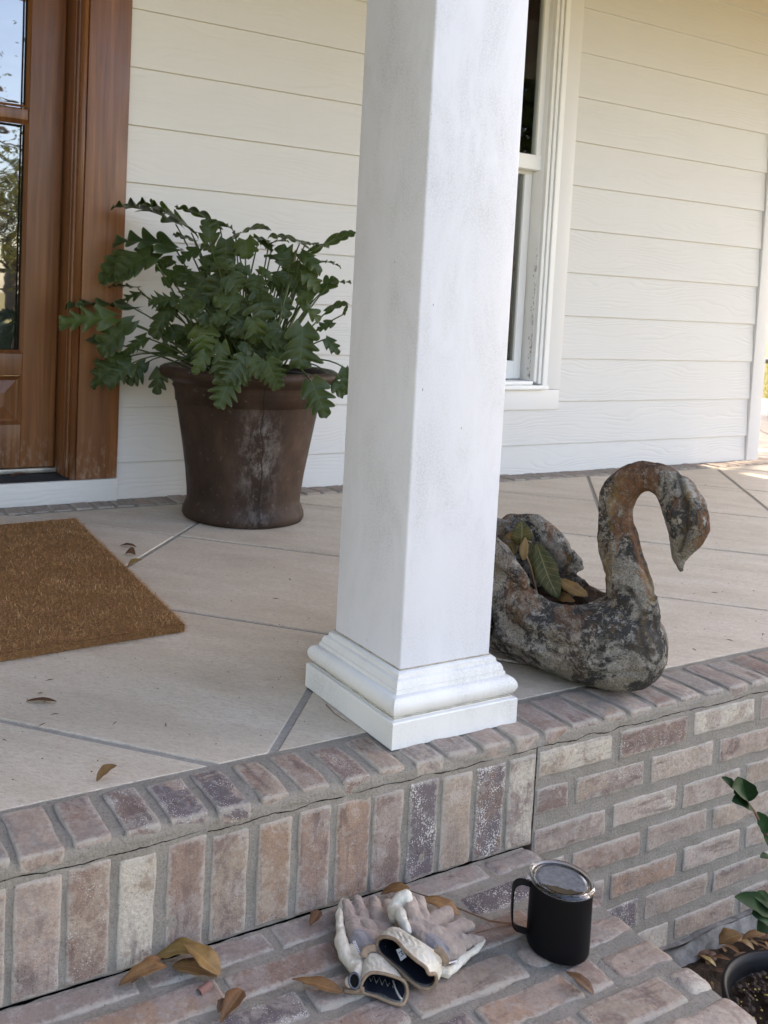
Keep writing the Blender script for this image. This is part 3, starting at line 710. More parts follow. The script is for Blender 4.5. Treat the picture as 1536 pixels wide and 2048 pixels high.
# thin leaves let a little light through
tb = q.n('BsdfTranslucent', Color=(.10, .2, .03)); mx = q.n('MixShader', i0=.18, i1=q.b.outputs[0], i2=tb); q.t.links.new(mx, q.t.nodes['Material Output'].inputs[0])
STEM = m_plain('petiole', (.055, .085, .018), .45, .4)
def xanadu(g_, B, T, nrm, width=.5, droop=.18, fold=.25, tone=.2, seed=0, lobes=7, depth=.48, curl=.0):
    B = Vector(B); T = Vector(T); ax = T - B; L = ax.length; ax.normalize(); nrm = Vector(nrm); nrm = (nrm - ax * nrm.dot(ax)).normalized(); lat = ax.cross(nrm)
    N = 42; V = []; F = []; lu = []; lv = []; rg_ = random.Random(seed); ph = rg_.uniform(-.1, .1)
    for i in range(N + 1):
        u = i / N
        env = (1 - u) ** .62 * (.55 + .9 * u) * 1.12 if u > .05 else .52 + 4 * u * .12
        env = math.sin(math.pi * min(1, (u * .84 + .17))) ** .7 * (1.08 - .25 * u); li = int(u * lobes + ph); env *= 1 + .5 * (((li * 7919 + seed * 31) % 17) / 17 - .5)
        l_ = abs(math.sin(math.pi * (u * lobes + ph)))
        w = width * L * .56 * env * (1 - depth * (1 - l_ ** 1.05) * (1 - u ** 4))
        fwd = (.04 + .20 * l_) * L * env - (.20 * L * max(0, 1 - u * 5))
        rib = B + ax * (L * u) + nrm * (-droop * L * (u - .15) ** 2 + .02 * L)
        for s_, k in ((-1, 1.), (-1, .75), (-1, .4), (0, 0), (1, .4), (1, .75), (1, 1.)):
            rip = .06 * L * k * k * math.sin(u * lobes * 2 * math.pi + s_ * 1.3 + seed)
            p = rib + lat * (s_ * k * w) + ax * (fwd * k ** 1.3) + nrm * (fold * w * k - .45 * fold * w * k * k * 2 + rip - curl * w * k * k)
            V.append(p); lu.append(u); lv.append(s_ * k)
    for i in range(N):
        for k in range(6): F.append((i * 7 + k, (i + 1) * 7 + k, (i + 1) * 7 + k + 1, i * 7 + k + 1))
    g_.add(V, F, 0, lu=lu, lv=lv, tone=float(tone))
plant = thing('philodendron', 'bushy green plant with deeply lobed leaves growing out of the dark pot', 'plant', PC + Vector((0, 0, .46)))
# (base px, tip px, depth offset m, up weight, tone, width)
LV = [((342,444),(247,398),.05,.9,.03,.55),((375,459),(300,397),.0,.85,.03,.5),((433,450),(362,409),-.02,.8,.08,.45),((341,495),(241,466),.0,.75,.08,.5),
((419,480),(418,440),-.08,.55,.12,.8),((305,507),(194,550),.05,.65,.08,.5),((300,511),(222,550),-.05,.5,.15,.6),((276,577),(221,569),.08,.7,.02,.5),((282,587),(231,606),.1,.6,.05,.5),
((226,636),(124,639),-.05,.35,.45,.42),((266,616),(138,600),.06,.8,.05,.35),((263,645),(196,701),-.06,.35,.18,.5),((202,683),(168,667),.08,.4,.05,.5),
((292,675),(243,712),-.02,.4,.3,.38),((251,716),(177,766),.0,.4,.15,.6),((263,727),(212,770),-.06,.35,.14,.6),((240,720),(190,740),.06,.5,.08,.6),((290,727),(256,768),.02,.1,.05,.55),
((320,738),(313,790),-.05,.1,.08,.5),((350,706),(314,688),.0,.4,.12,.5),((337,618),(305,671),-.06,.3,.08,.55),((352,599),(300,601),-.08,.45,.2,.5),((407,560),(372,604),-.10,.3,.18,.75),
((417,587),(402,612),-.12,.4,.15,.5),((407,661),(411,712),-.16,.15,.75,.8),((400,655),(360,660),-.10,.5,.5,.5),((411,708),(389,745),-.15,.1,.2,.6),((442,689),(442,757),-.20,.1,.18,.5),((489,713),(450,762),-.20,.1,.15,.6),
((461,755),(437,814),-.26,.05,.2,.6),((503,715),(522,757),-.22,.1,.35,.6),((534,722),(557,777),-.25,.1,.22,.75),((494,730),(489,771),-.24,.1,.3,.5),((477,471),(529,444),.0,.9,.04,.6),((470,471),(459,446),-.02,.8,.04,.5),
((541,488),(503,469),.02,.8,.15,.5),((541,488),(573,477),.0,.85,.15,.5),((604,488),(545,464),.03,.9,.05,.5),((604,488),(654,492),-.02,.8,.06,.55),((625,504),(706,462),.05,.8,.05,.28),
((578,525),(562,492),.0,.4,.15,.8),((606,511),(641,540),-.04,.5,.12,.6),((634,525),(680,523),.02,.85,.05,.35),((611,544),(637,581),-.05,.4,.08,.6),((660,567),(702,563),.0,.7,.1,.4),
((641,586),(670,553),.02,.6,.08,.6),((653,624),(691,599),.0,.7,.12,.4),((688,628),(694,610),.0,.6,.05,.5),((665,645),(634,657),-.03,.5,.12,.5),((651,678),(679,708),.0,.2,.1,.55),
((604,661),(600,732),-.20,.15,.3,.8),((606,612),(641,638),-.06,.6,.45,.5),((620,586),(592,606),-.06,.4,.6,.6),((623,764),(653,835),-.26,.05,.15,.62),((658,750),(685,792),-.1,.2,.15,.5),
((690,736),(688,786),.02,.1,.1,.5),((520,591),(529,634),-.16,.25,.15,.95),((505,640),(512,683),-.18,.2,.3,.6),((475,605),(428,600),-.15,.3,.18,.8),((475,605),(495,622),-.14,.4,.18,.8),((447,532),(440,572),-.12,.25,.15,.8),
((487,535),(474,567),-.12,.4,.15,.9),((452,483),(452,524),-.06,.3,.1,.85),((491,483),(494,514),-.08,.3,.12,.9),((550,553),(590,567),-.03,.5,.06,.5),((541,650),(548,690),-.16,.3,.1,.7),((524,624),(517,661),-.15,.2,.25,.55),
((414,600),(380,620),-.05,.4,.12,.6),((470,640),(476,672),-.16,.3,.1,.8),((438,648),(400,640),-.12,.5,.12,.7),((560,600),(575,635),-.08,.3,.14,.7),((520,540),(545,555),-.05,.6,.1,.6),((395,500),(360,520),-.02,.6,.1,.7),
((370,540),(330,560),.02,.5,.08,.7),((450,560),(430,600),-.12,.3,.1,.8),((500,560),(535,580),-.06,.5,.1,.7),((410,520),(450,535),-.04,.6,.1,.7),((560,520),(530,510),.0,.6,.1,.6),((470,500),(440,515),-.02,.6,.09,.7),((385,480),(350,470),.04,.7,.08,.6),
((520,480),(545,500),.02,.6,.08,.7),((590,570),(620,600),.0,.4,.08,.6),((590,530),(560,548),.03,.5,.08,.7),((455,615),(440,640),-.14,.4,.12,.8),((500,600),(480,630),-.15,.4,.1,.8),((390,625),(420,640),-.08,.5,.1,.7),((430,500),(400,490),.05,.6,.06,.7),
((345,520),(310,535),.06,.5,.05,.7),((570,680),(590,715),-.18,.2,.12,.6),((480,690),(505,705),-.19,.3,.1,.7),((560,700),(535,720),-.2,.3,.12,.7)]
g = G(); gs = G(); rg = random.Random(11)
for k in range(44):         # leaves filling the thick of the clump
    x = rg.gauss(480, 75); y = rg.uniform(520, 700); a = rg.uniform(-.6, 3.7); L = rg.uniform(28, 50)
    if not 330 < x < 650: continue
    LV.append(((x, y), (x + L * math.cos(a), y + L * .7 * abs(math.sin(a)) + 8), rg.uniform(-.2, .08), rg.uniform(.1, .6), rg.uniform(.02, .2), rg.uniform(.6, .9)))
for k, (b, t, dd, upw, tone, wd) in enumerate(LV):
    if t[1] > 738 and 385 < t[0] < 640: dd = -.345
    elif k < 82 and 330 < b[0] < 620: b, t = (b[0] - (t[0] - b[0]) * .1, b[1] - (t[1] - b[1]) * .1), (t[0] + (t[0] - b[0]) * .06, t[1] + (t[1] - b[1]) * .06)
    O_ = PC + VD * dd; Bp = at_plane(*b, O_, VD); Tp = at_plane(*t, O_, VD)
    tocam = (CAM - Bp).normalized(); nrm = Vector((0, 0, 1)) * upw + tocam * (1 - upw) + Vector((rg.uniform(-.15, .15), rg.uniform(-.15, .15), 0))
    L = (Tp - Bp).length
    Tp = Tp - VD * L * rg.uniform(.05, .4)
    out = (Bp - PC); out.z = 0
    xanadu(g, Bp, Tp, nrm, wd * 1.28, rg.uniform(.1, .5), rg.uniform(.1, .5), min(1., tone * .8 + rg.uniform(0, .16) + (.35 if rg.random() < .12 else 0)), k, rg.choice([4, 4, 5]) if L > .09 else 3, .56 if L > .08 else .4)
    a = rg.uniform(0, 6.28); r0 = rg.uniform(.01, .13)
    S = PC + Vector((math.cos(a) * r0, math.sin(a) * r0, 0)) * .5 + Vector(((Bp.x - PC.x) * .25, (Bp.y - PC.y) * .25, .465))
    if (Bp.z < .56): mid = (S + Bp) / 2; mid.z = max(Bp.z, .56) + .04
    else: mid = S.lerp(Bp, .5) + Vector((-(Bp.x - S.x) * .12, -(Bp.y - S.y) * .12, (Bp - S).length * .08))
    pts = []
    for i in range(10):
        t_ = i / 9; pts.append(S * (1 - t_) ** 2 + mid * 2 * t_ * (1 - t_) + Bp * t_ * t_)
    gs.tube(pts, [.0042 - .0018 * i / 9 for i in range(10)], 6)
for k in range(34):       # bare petioles in the thick of the clump
    a = rg.uniform(0, 6.28); r0 = rg.uniform(.02, .14); S = PC + Vector((math.cos(a) * r0 * .7, math.sin(a) * r0 * .7, .46)); E = PC + Vector((math.cos(a) * r0 * 2., math.sin(a) * r0 * 1.3, rg.uniform(.6, .85)))
    gs.tube([S, S.lerp(E, .5) + Vector((0, 0, .02)), E], [.0042, .0035, .0025], 6)
g.build('foliage', LEAF, plant); gs.build('stem', STEM, plant)
# ================================================================== doormat
COIR = m_plain('coir', (.26, .135, .055), .9, .15, .5, 300, .5)
q = M('coir_fibre', .8, .2); rnd = q.attr('tone', 'Fac'); q.set('Base Color', q.ramp(rnd, [(0, (.17, .075, .028)), (.45, (.42, .215, .085)), (.8, (.62, .36, .165)), (1, (.82, .58, .33))])); FIB = q.m
mat_ = thing('doormat', 'brown coir doormat with frayed edges in front of the door', 'doormat', (-.5, 1.1, 0))
c00, c10, c11 = Vector((-.103, .620, 0)), Vector((-.047, 1.640, 0)), None
ux = Vector((-.998, -.062, 0)).normalized(); uy = (c10 - c00)
def matp(a, b, z): return c00 + ux * (a * 1.5) + uy * b + Vector((0, 0, z))
g = G(); N1, N2 = 90, 60
g.grid(N1, N2, lambda a, b: matp(a + .003 * noise.noise(Vector((b * 20, 1, 0))), b + .003 * noise.noise(Vector((a * 26, 5, 0))), .016 + .003 * noise.noise(Vector((a * 30, b * 20, 0)))), flip=True)
g.add([matp(0, 0, .001), matp(1, 0, .001), matp(1, 1, .001), matp(0, 1, .001), matp(0, 0, .0165), matp(1, 0, .0165), matp(1, 1, .0165), matp(0, 1, .0165)], [(0, 1, 5, 4), (1, 2, 6, 5), (2, 3, 7, 6), (3, 0, 4, 7)])
g.build('backing', COIR, mat_, smooth=False)
rs = np.random.RandomState(4); g = G(); V = []; F = []; tn = []
def fibre(p, d, L, wdt, tone):
    lat = Vector((-d.y, d.x, 0)).normalized() * wdt if abs(d.x) + abs(d.y) > 1e-4 else Vector((wdt, 0, 0))
    b = len(V); m_ = p + d * L * .5 + Vector((0, 0, L * .06)); e = p + d * L + Vector((0, 0, -L * .12))
    V.extend([p - lat, p + lat, m_ + lat, m_ - lat, e]); F.extend([(b, b + 1, b + 2, b + 3), (b + 3, b + 2, b + 4)]); tn.extend([tone] * 5)
for k in range(84000):
    a = rs.rand() * .42; b = rs.rand()
    if k % 6 == 0:
        if rs.rand() < .55: b = abs(rs.randn()) * .008; 
        else: a = abs(rs.randn()) * .005
    p = matp(a, b, .014 + .004 * noise.noise(Vector((a * 30, b * 20, 0)))); th_ = rs.rand() * 6.283; el = rs.rand() ** 1.5 * 1.1
    edge = b < .012 or a < .008
    if edge: th_ = math.atan2(-(ux.y + .0) * 0 - 1, rs.randn() * .9) if b < .012 else rs.randn() * .8; p.z = rs.rand() * .019 + .001; el = rs.rand() * .7 - .1
    d = Vector((math.cos(th_) * math.cos(el), math.sin(th_) * math.cos(el), math.sin(el)))
    fibre(p, d, rs.uniform(.006, .018), rs.uniform(.00016, .0004), min(1, max(0, .45 + .22 * rs.randn() + .25 * noise.noise(Vector((a * 12, b * 8, 3))))))
g.v = [tuple(p) for p in V]; g.f = F; g.m = [0] * len(F); g.at = {'tone': tn}; g.build('fibres', FIB, mat_, smooth=False)
# ================================================================== leaves
q = M('dry_leaf', .5, .35); u_, v_, tone = q.attr('lu', 'Fac'), q.attr('lv', 'Fac'), q.attr('tone', 'Fac'); av = q.math('ABSOLUTE', v_)
ve = q.math('ABSOLUTE', q.math('SINE', q.math('MULTIPLY', q.math('SUBTRACT', u_, q.math('MULTIPLY', av, .13)), 25.)))
vein = q.math('MAXIMUM', q.math('LESS_THAN', av, .05), q.math('MULTIPLY', q.math('LESS_THAN', ve, .12), .5))
base = q.ramp(tone, [(0, (.085, .038, .02)), (.4, (.20, .095, .04)), (.7, (.27, .15, .045)), (1, (.22, .17, .045))])
base = q.mix(q.ramp(q.noise(60, 4, .7), [(.4, 0), (.7, .6)]), base, (.10, .05, .028))
q.set('Base Color', q.mix(q.math('MULTIPLY', vein, .45), base, (.38, .25, .12))); q.bump(q.math('ADD', vein, q.noise(90, 3)), .4, .001); DRY = q.m
q = M('magnolia_leaf', .55, .2); u_, v_, tone = q.attr('lu', 'Fac'), q.attr('lv', 'Fac'), q.attr('tone', 'Fac'); av = q.math('ABSOLUTE', v_)
ve = q.math('ABSOLUTE', q.math('SINE', q.math('MULTIPLY', q.math('SUBTRACT', u_, q.math('MULTIPLY', av, .13)), 28.)))
vein = q.math('MAXIMUM', q.math('LESS_THAN', av, .06), q.math('MULTIPLY', q.math('LESS_THAN', ve, .14), .8))
base = q.mix(q.ramp(q.noise(45, 4, .7), [(.42, 0), (.66, 1)]), (.028, .042, .012), (.085, .065, .02)); base = q.mix(tone, base, (.26, .16, .07))
q.set('Base Color', q.mix(q.math('MULTIPLY', vein, .55), base, (.24, .21, .09))); q.bump(vein, .3, .001); MAG = q.m
q = M('shrub_leaf', .55, .08); q.set('Base Color', q.mix(q.ramp(q.noise(40, 3), [(.4, 0), (.7, 1)]), (.014, .035, .014), (.028, .06, .022))); SHRUB = q.m
def leaf(g_, B, T, nrm, width=.36, bend=.2, fold=.2, tone=.5, seed=0, shape=1.15, twist=0., tail=0.):
    B, T = Vector(B), Vector(T); ax = T - B; L = ax.length; ax.normalize(); nrm = Vector(nrm); nrm = (nrm - ax * nrm.dot(ax)).normalized(); lat = ax.cross(nrm)
    N = 20; V = []; F = []; lu = []; lv = []; rn = random.Random(seed); a1, a2 = rn.uniform(-1, 1), rn.uniform(-1, 1)
    for i in range(N + 1):
        u = i / N; w = width * L * .5 * (math.sin(math.pi * u ** shape) ** .75 if 0 < u < 1 else 0) + .0009
        tw = twist * (u - .5); la = lat * math.cos(tw) + nrm * math.sin(tw); nn = nrm * math.cos(tw) - lat * math.sin(tw)
        rib = B + ax * L * u + nrm * (bend * L * (4 * u * (1 - u)) * .5) + lat * (.05 * L * math.sin(u * 3 + a1))
        for s_, k in ((-1, 1), (-1, .5), (0, 0), (1, .5), (1, 1)):
            V.append(rib + la * (s_ * k * w * (1 + .06 * math.sin(u * 19 + s_ * 2 + seed))) + nn * (fold * w * k * k * (1 + .4 * a2 * s_) + .05 * w * k * math.sin(u * 14 + s_ * seed))); lu.append(u); lv.append(float(s_ * k))
    for i in range(N):
        for k in range(4): F.append((i * 5 + k, (i + 1) * 5 + k, (i + 1) * 5 + k + 1, i * 5 + k + 1))
    g_.add(V, F, 0, lu=lu, lv=lv, tone=float(tone))
def fallen(b, t, z, label, tone=.5, width=.36, bend=.15, fold=.3, seed=0, dzb=.0, dzt=.0, nrm=(0, 0, 1), shape=1.15, name='fallen_leaf', twist=0., mat_=None, zoff=.0035, group='dry leaves lying about the porch and the step'):
    B = at(*b, Z=z + zoff + dzb); T = at(*t, Z=z + zoff + dzt); g_ = G(); leaf(g_, B, T, nrm, width, bend, fold, tone, seed, shape, twist)
    mz = min(v[2] for v in g_.v); lift = max(0, z + .0012 - mz); g_.v = [(v[0], v[1], v[2] + lift) for v in g_.v]
    c_ = (B + T) / 2; o = g_.build(name, mat_ or DRY, loc=(c_.x, c_.y, z))
    so_ = o.modifiers.new('thickness', 'SOLIDIFY'); so_.thickness = .0005; so_.offset = 0
    return tag(o, label, 'leaf', group)
fallen((52,1404),(113,1402),0,'dark brown curled leaf alone on the tiles below the doormat',.05,.22,.12,.5,1)
fallen((234,1532),(193,1562),0,'tan leaf with upturned tip on the tile near the brick edge',.55,.5,.1,.5,2,.02,.0)
fallen((240,1092),(273,1094),0,'small dark leaf beside the doormat, farthest from the camera of three',.05,.3,.2,.5,3)
fallen((250,1108),(271,1110),0,'small crumpled brown leaf beside the doormat between two others',.15,.8,.3,.8,4)
fallen((285,1120),(256,1132),0,'small yellowish leaf on the grout line beside the doormat',.75,.4,.1,.6,5,.012,0)
fallen((478,1956),(655,1826),ZS,'skip') if 0 else None
fallen((307,1912),(416,1903),ZS,'olive brown leaf lying under another at the foot of the riser',.85,.46,.2,.25,6,.0,.018,shape=.8)
fallen((362,1886),(442,1948),ZS,'golden brown leaf standing over two others on the lower step',.7,.44,.15,.4,7,.022,.004,shape=1.5,zoff=.008)
fallen((436,1952),(344,1935),ZS,'orange brown leaf half hidden under the golden one on the step',.55,.42,.1,.2,8,.004,.004)
fallen((238,1972),(333,1932),ZS,'forked orange brown leaf with a thin stalk left of the leaf pile',.5,.32,.25,.4,9,.003,.012)
fallen((262,1966),(322,1915),ZS,'narrow brown leaf tucked behind the forked orange one',.4,.34,.25,.4,10,.003,.014)
fallen((440,2046),(484,1980),ZS,'reddish brown folded leaf at the bottom edge of the step',.3,.42,.2,.5,11,.003,.01,shape=1.4)
fallen((436,2026),(452,1998),ZS,'small folded brown leaf pressed against a larger one on the step',.2,.6,.2,.6,12,.003,.01)
fallen((584,1960),(686,1984),ZS,'smooth orange brown leaf pointing at the glove with the eyelet',.5,.32,.12,.35,13,.006,.005,shape=1.5)
fallen((762,1790),(820,1775),ZS,'tan leaf behind the gloves touching the brick riser',.5,.5,.2,.2,14,.006,.025)
fallen((838,1795),(920,1832),ZS,'broad tan leaf wedged behind the fingers of the right glove',.5,.40,.2,.2,15,.018,.006,shape=1.3)
fallen((1132,1945),(1188,1988),ZS,'red brown dead leaf on the brick just below the mug',.2,.40,.2,.5,16,.012,.004,shape=1.3)
fallen((1334,1328),(1308,1340),0,'small orange leaf poking out behind the swan base',.55,.5,.1,.3,17,.006,.002)
fallen((60,948),(22,953),.0935,'thin brown leaf on the black door threshold',.25,.25,.1,.3,18)
fallen((620,1850),(640,1822),ZS,'dark leaf scrap in the gap below the soldier bricks',.1,.5,.2,.3,19,.004,.008)
g = G(); p0, p1 = at(398, 1985, Z=ZS + .004), at(420, 1968, Z=ZS + .004); rng2 = random.Random(3)
V = []; F = []
for i in range(7):
    c_ = p0.lerp(p1, i / 6); d_ = (p1 - p0).normalized(); l_ = Vector((-d_.y, d_.x, 0))
    for k in range(8): a = math.pi * (k / 7) * 1.1; V.append(c_ + l_ * math.cos(a) * .0055 + Vector((0, 0, math.sin(a) * .005 - .001)) + d_ * noise.noise(Vector((k, i, 0))) * .002)
for i in range(6):
    for k in range(7): F.append((i * 8 + k, i * 8 + k + 1, (i + 1) * 8 + k + 1, (i + 1) * 8 + k))
g.add(V, F); o = g.build('bark_scrap', m_plain('bark_red', (.26, .13, .10), .8), loc=(p0.x, p0.y, ZS)); tag(o, 'small pinkish curl of bark below the leaf pile on the step', 'bark')
# twigs
TW = m_plain('twig', (.20, .105, .06), .7, .2)
def twig(pts, z, r, label, name='twig', zs=None):
    P_ = [at(x, y, Z=z + h) for x, y, h in pts]; g_ = G()
    Q = []
    for i in range(len(P_) - 1):
        for t in range(6): Q.append(P_[i].lerp(P_[i + 1], t / 6))
    Q.append(P_[-1]); Q = [q_ + Vector((0, 0, .0008 * noise.noise(q_ * 80))) for q_ in Q]
    g_.tube(Q, [r * (1 - .5 * i / len(Q)) for i in range(len(Q))], 6); o = g_.build(name, TW, loc=(P_[0].x, P_[0].y, z)); return tag(o, label, 'twig')
twig([(1030,1848,.004),(980,1842,.006),(930,1822,.012),(870,1797,.018),(815,1780,.02)], ZS, .0016, 'long thin brown stalk running from the gloves to the mug handle')
twig([(1028,1849,.004),(1000,1853,.003),(952,1866,.003)], ZS, .0010, 'short thin stalk beside the mug handle')
twig([(652,1408,.002),(668,1426,.002),(694,1444,.002)], 0, .0009, 'curved reddish twig on the tile beside the column base')
rg = random.Random(8); deb = G(); dc = m_plain('crumb', (.10, .065, .045), .9)
for k in range(150):
    x, y = rg.uniform(0, 660), rg.uniform(1090, 1600)
    if k > 80: x, y = rg.uniform(1000, 1536), rg.uniform(960, 1300)
    if y > 1600 - x * .2 and x < 1000: continue
    if x < 400 and y < 1310: continue
    P_ = at(x, y, Z=.0015); a = rg.uniform(0, 6.28); L = rg.uniform(.002, .009) if rg.random() < .25 else .0014; w2 = rg.uniform(.0003, .001)
    d = Vector((math.cos(a), math.sin(a), 0)) * L; l_ = Vector((-d.y, d.x, 0)).normalized() * w2
    deb.add([P_ - d - l_, P_ + d - l_, P_ + d + l_, P_ - d + l_, P_ + Vector((0, 0, .0015))], [(0, 1, 4), (1, 2, 4), (2, 3, 4), (3, 0, 4)])
o = deb.build('floor_debris', dc, smooth=False); tag(o, 'scattered dark crumbs and bits of dead plant on the tiles', 'debris', kind='stuff')
# ================================================================== helpers for sculpted things
def remesh(g_, voxel, smooth=4, cuts=(), factor=.5, iters2=0):
    me = bpy.data.meshes.new('t'); me.from_pydata([tuple(v) for v in g_.v], [], g_.f); me.update()
    o = bpy.data.objects.new('t', me); COL.objects.link(o)
    m_ = o.modifiers.new('r', 'REMESH'); m_.mode = 'VOXEL'; m_.voxel_size = voxel
    tmp = [o]
    for c_ in cuts:
        me2 = bpy.data.meshes.new('c'); me2.from_pydata([tuple(v) for v in c_.v], [], c_.f); me2.update()
        oc = bpy.data.objects.new('c', me2); COL.objects.link(oc); tmp.append(oc)
        mr = oc.modifiers.new('r', 'REMESH'); mr.mode = 'VOXEL'; mr.voxel_size = voxel * 1.3
        bm = o.modifiers.new('b', 'BOOLEAN'); bm.operation = 'DIFFERENCE'; bm.object = oc; bm.solver = 'EXACT'
    if cuts: m2 = o.modifiers.new('r2', 'REMESH'); m2.mode = 'VOXEL'; m2.voxel_size = voxel
    if smooth: s_ = o.modifiers.new('s', 'SMOOTH'); s_.iterations = smooth; s_.factor = factor
    dg = bpy.context.evaluated_depsgraph_get(); dg.update(); ev = o.evaluated_get(dg).to_mesh()
    V = [v.co.copy() for v in ev.vertices]; Nn = [v.normal.copy() for v in ev.vertices]; F = [tuple(p.vertices) for p in ev.polygons]
    for t_ in tmp: bpy.data.objects.remove(t_)
    return V, Nn, F
def capsule(g_, pts, rad, n=14, flat=None, squash=1.):
    "tube with round ends"
    pts = [Vector(p) for p in pts]
    if not isinstance(rad, (list, tuple)): rad = [rad] * len(pts)
    d0 = (pts[0] - pts[1]).normalized(); d1 = (pts[-1] - pts[-2]).normalized(); P = []; Rr = []
    for a in (85, 65, 40, 20): P.append(pts[0] + d0 * rad[0] * math.sin(R(a))); Rr.append(rad[0] * math.cos(R(a)))
    P += pts; Rr += list(rad)
    for a in (20, 40, 65, 85): P.append(pts[-1] + d1 * rad[-1] * math.sin(R(a))); Rr.append(rad[-1] * math.cos(R(a)))
    if squash != 1.: Rr = [(r, r * squash) for r in Rr]
    g_.tube(P, Rr, n, flat=flat)
def smoothpath(ctrl, n):
    "Catmull-Rom through control tuples (any length)"
    C_ = [np.array(c, float) for c in ctrl]; C_ = [2 * C_[0] - C_[1]] + C_ + [2 * C_[-1] - C_[-2]]; out = []
    for i in range(1, len(C_) - 2):
        for k in range(n):
            t = k / n; a, b, c, d = C_[i - 1], C_[i], C_[i + 1], C_[i + 2]
            out.append(.5 * (2 * b + (c - a) * t + (2 * a - 5 * b + 4 * c - d) * t * t + (3 * b - a - 3 * c + d) * t ** 3))
    out.append(C_[-2]); return out
def loopsmooth(ctrl, n):
    C_ = [np.array(c, float) for c in ctrl]; N_ = len(C_); out = []
    for i in range(N_):
        a, b, c, d = C_[i - 1], C_[i], C_[(i + 1) % N_], C_[(i + 2) % N_]
        for k in range(n):
            t = k / n; out.append(.5 * (2 * b + (c - a) * t + (2 * a - 5 * b + 4 * c - d) * t * t + (3 * b - a - 3 * c + d) * t ** 3))
    return out
# ================================================================== swan planter
SO = Vector((.546, .130, 0)); TH = R(-75); SH = Vector((math.cos(TH), math.sin(TH), 0)); SL = Vector((-math.sin(TH), math.cos(TH), 0))
def sw(s, t, z): return SO + SH * s + SL * t + Vector((0, 0, z))
swan = thing('swan_planter', 'weathered concrete swan planter with a broken bill and rust and black stains', 'planter', SO)
g = G()
ST_ = [(-.305,.245,.02,.20),(-.29,.27,.045,.12),(-.26,.285,.08,.05),(-.22,.285,.105,.012),(-.18,.282,.118,.0),(-.14,.272,.124,.0),(-.105,.255,.126,.0),(-.07,.228,.125,.0),(-.04,.202,.123,.0),(-.01,.186,.119,.0),(.02,.178,.113,.0),(.05,.175,.106,.0),(.08,.178,.098,.0),(.11,.176,.088,.003),(.14,.168,.074,.012),(.165,.150,.056,.03),(.180,.128,.034,.055),(.186,.108,.012,.08)]
V = []; NR = 40
P_ = smoothpath(ST_, 3)
for s_, zt, hw, zb_ in P_:
    for k in range(NR):
        a = 2 * math.pi * k / NR; ca_, sa_ = math.cos(a), math.sin(a)
        # superellipse section, wider at mid height, narrower foot
        t = hw * abs(ca_) ** .75 * (1 if ca_ >= 0 else -1); zc = (zt + zb_) / 2; hz = (zt - zb_) / 2
        z = zc + hz * abs(sa_) ** .75 * (1 if sa_ >= 0 else -1)
        low = max(0, 1 - (z - zb_) / (.42 * (zt - zb_) + 1e-6)); t *= 1 - .22 * low * low
        V.append(sw(s_, t, z))
n_ = len(P_); F = [(i * NR + k, i * NR + (k + 1) % NR, (i + 1) * NR + (k + 1) % NR, (i + 1) * NR + k) for i in range(n_ - 1) for k in range(NR)] + [tuple(range(NR))[::-1], tuple(range((n_ - 1) * NR, n_ * NR))]
F = [f[::-1] for f in F]; g.add(V, F)
NK = [(a_, b_, c_ * (.87 if b_ < .3 and a_ > .095 or b_ > .3 and a_ < .18 else .88 if a_ >= .18 else .97)) for a_, b_, c_ in [(.092,.086,.084),(.108,.125,.073),(.119,.165,.0625),(.113,.205,.054),(.100,.248,.0475),(.083,.293,.0425),(.070,.335,.0405),(.073,.378,.0405),(.094,.413,.0365),(.124,.431,.0335),(.160,.427,.0355),(.190,.401,.042),(.207,.366,.0435),(.209,.335,.038),(.2035,.312,.026),(.199,.292,.0165),(.197,.279,.010)]]
NP = smoothpath(NK, 4)
g.tube([sw(a[0], 0, a[1]) for a in NP], [(a[2], a[2] * (.80 if a[1] < .39 or a[0] < .1 else .72)) for a in NP], 28, flat=SH)
capsule(g, [sw(.172, 0, .442), sw(.203, 0, .424), sw(.224, .0, .394), sw(.233, 0, .352), sw(.226, 0, .326)], [.010, .015, .016, .016, .010], squash=.8)     # knob and crest
capsule(g, [sw(.207, 0, .320), sw(.213, 0, .302)], [.010, .006])
capsule(g, [sw(.1995, -.0, .308), sw(.200, 0, .288), sw(.2035, 0, .267)], [.0155, .0115, .0065])
for sgn in (-1, 1): capsule(g, [sw(.196, sgn * .0295, .376), sw(.199, sgn * .0290, .369)], [.0085, .007])
for sgn in (-1, 1):                    # raised wing tips
    capsule(g, [sw(-.27, sgn * .075, .20), sw(-.21, sgn * .098, .262), sw(-.15, sgn * .106, .272), sw(-.10, sgn * .109, .240), sw(-.05, sgn * .107, .196)], [.016, .018, .019, .018, .014])
    capsule(g, [sw(-.24, sgn * .085, .20), sw(-.18, sgn * .104, .245), sw(-.13, sgn * .108, .245), sw(-.08, sgn * .108, .215)], [.018, .020, .020, .016])
    capsule(g, [sw(-.11, sgn * .112, .16), sw(-.03, sgn * .118, .125), sw(.05, sgn * .105, .11)], [.014, .018, .012])
    capsule(g, [sw(-.20, sgn * .112, .12), sw(-.10, sgn * .122, .085), sw(-.0, sgn * .115, .07)], [.014, .018, .012])
cv = G(); V = []
CV = [(-.245,.10,.030),(-.23,.075,.053),(-.19,.055,.075),(-.14,.045,.085),(-.08,.045,.087),(-.02,.05,.088),(.015,.06,.078),(.038,.085,.062),(.050,.12,.040)]
Pc = smoothpath(CV, 3)
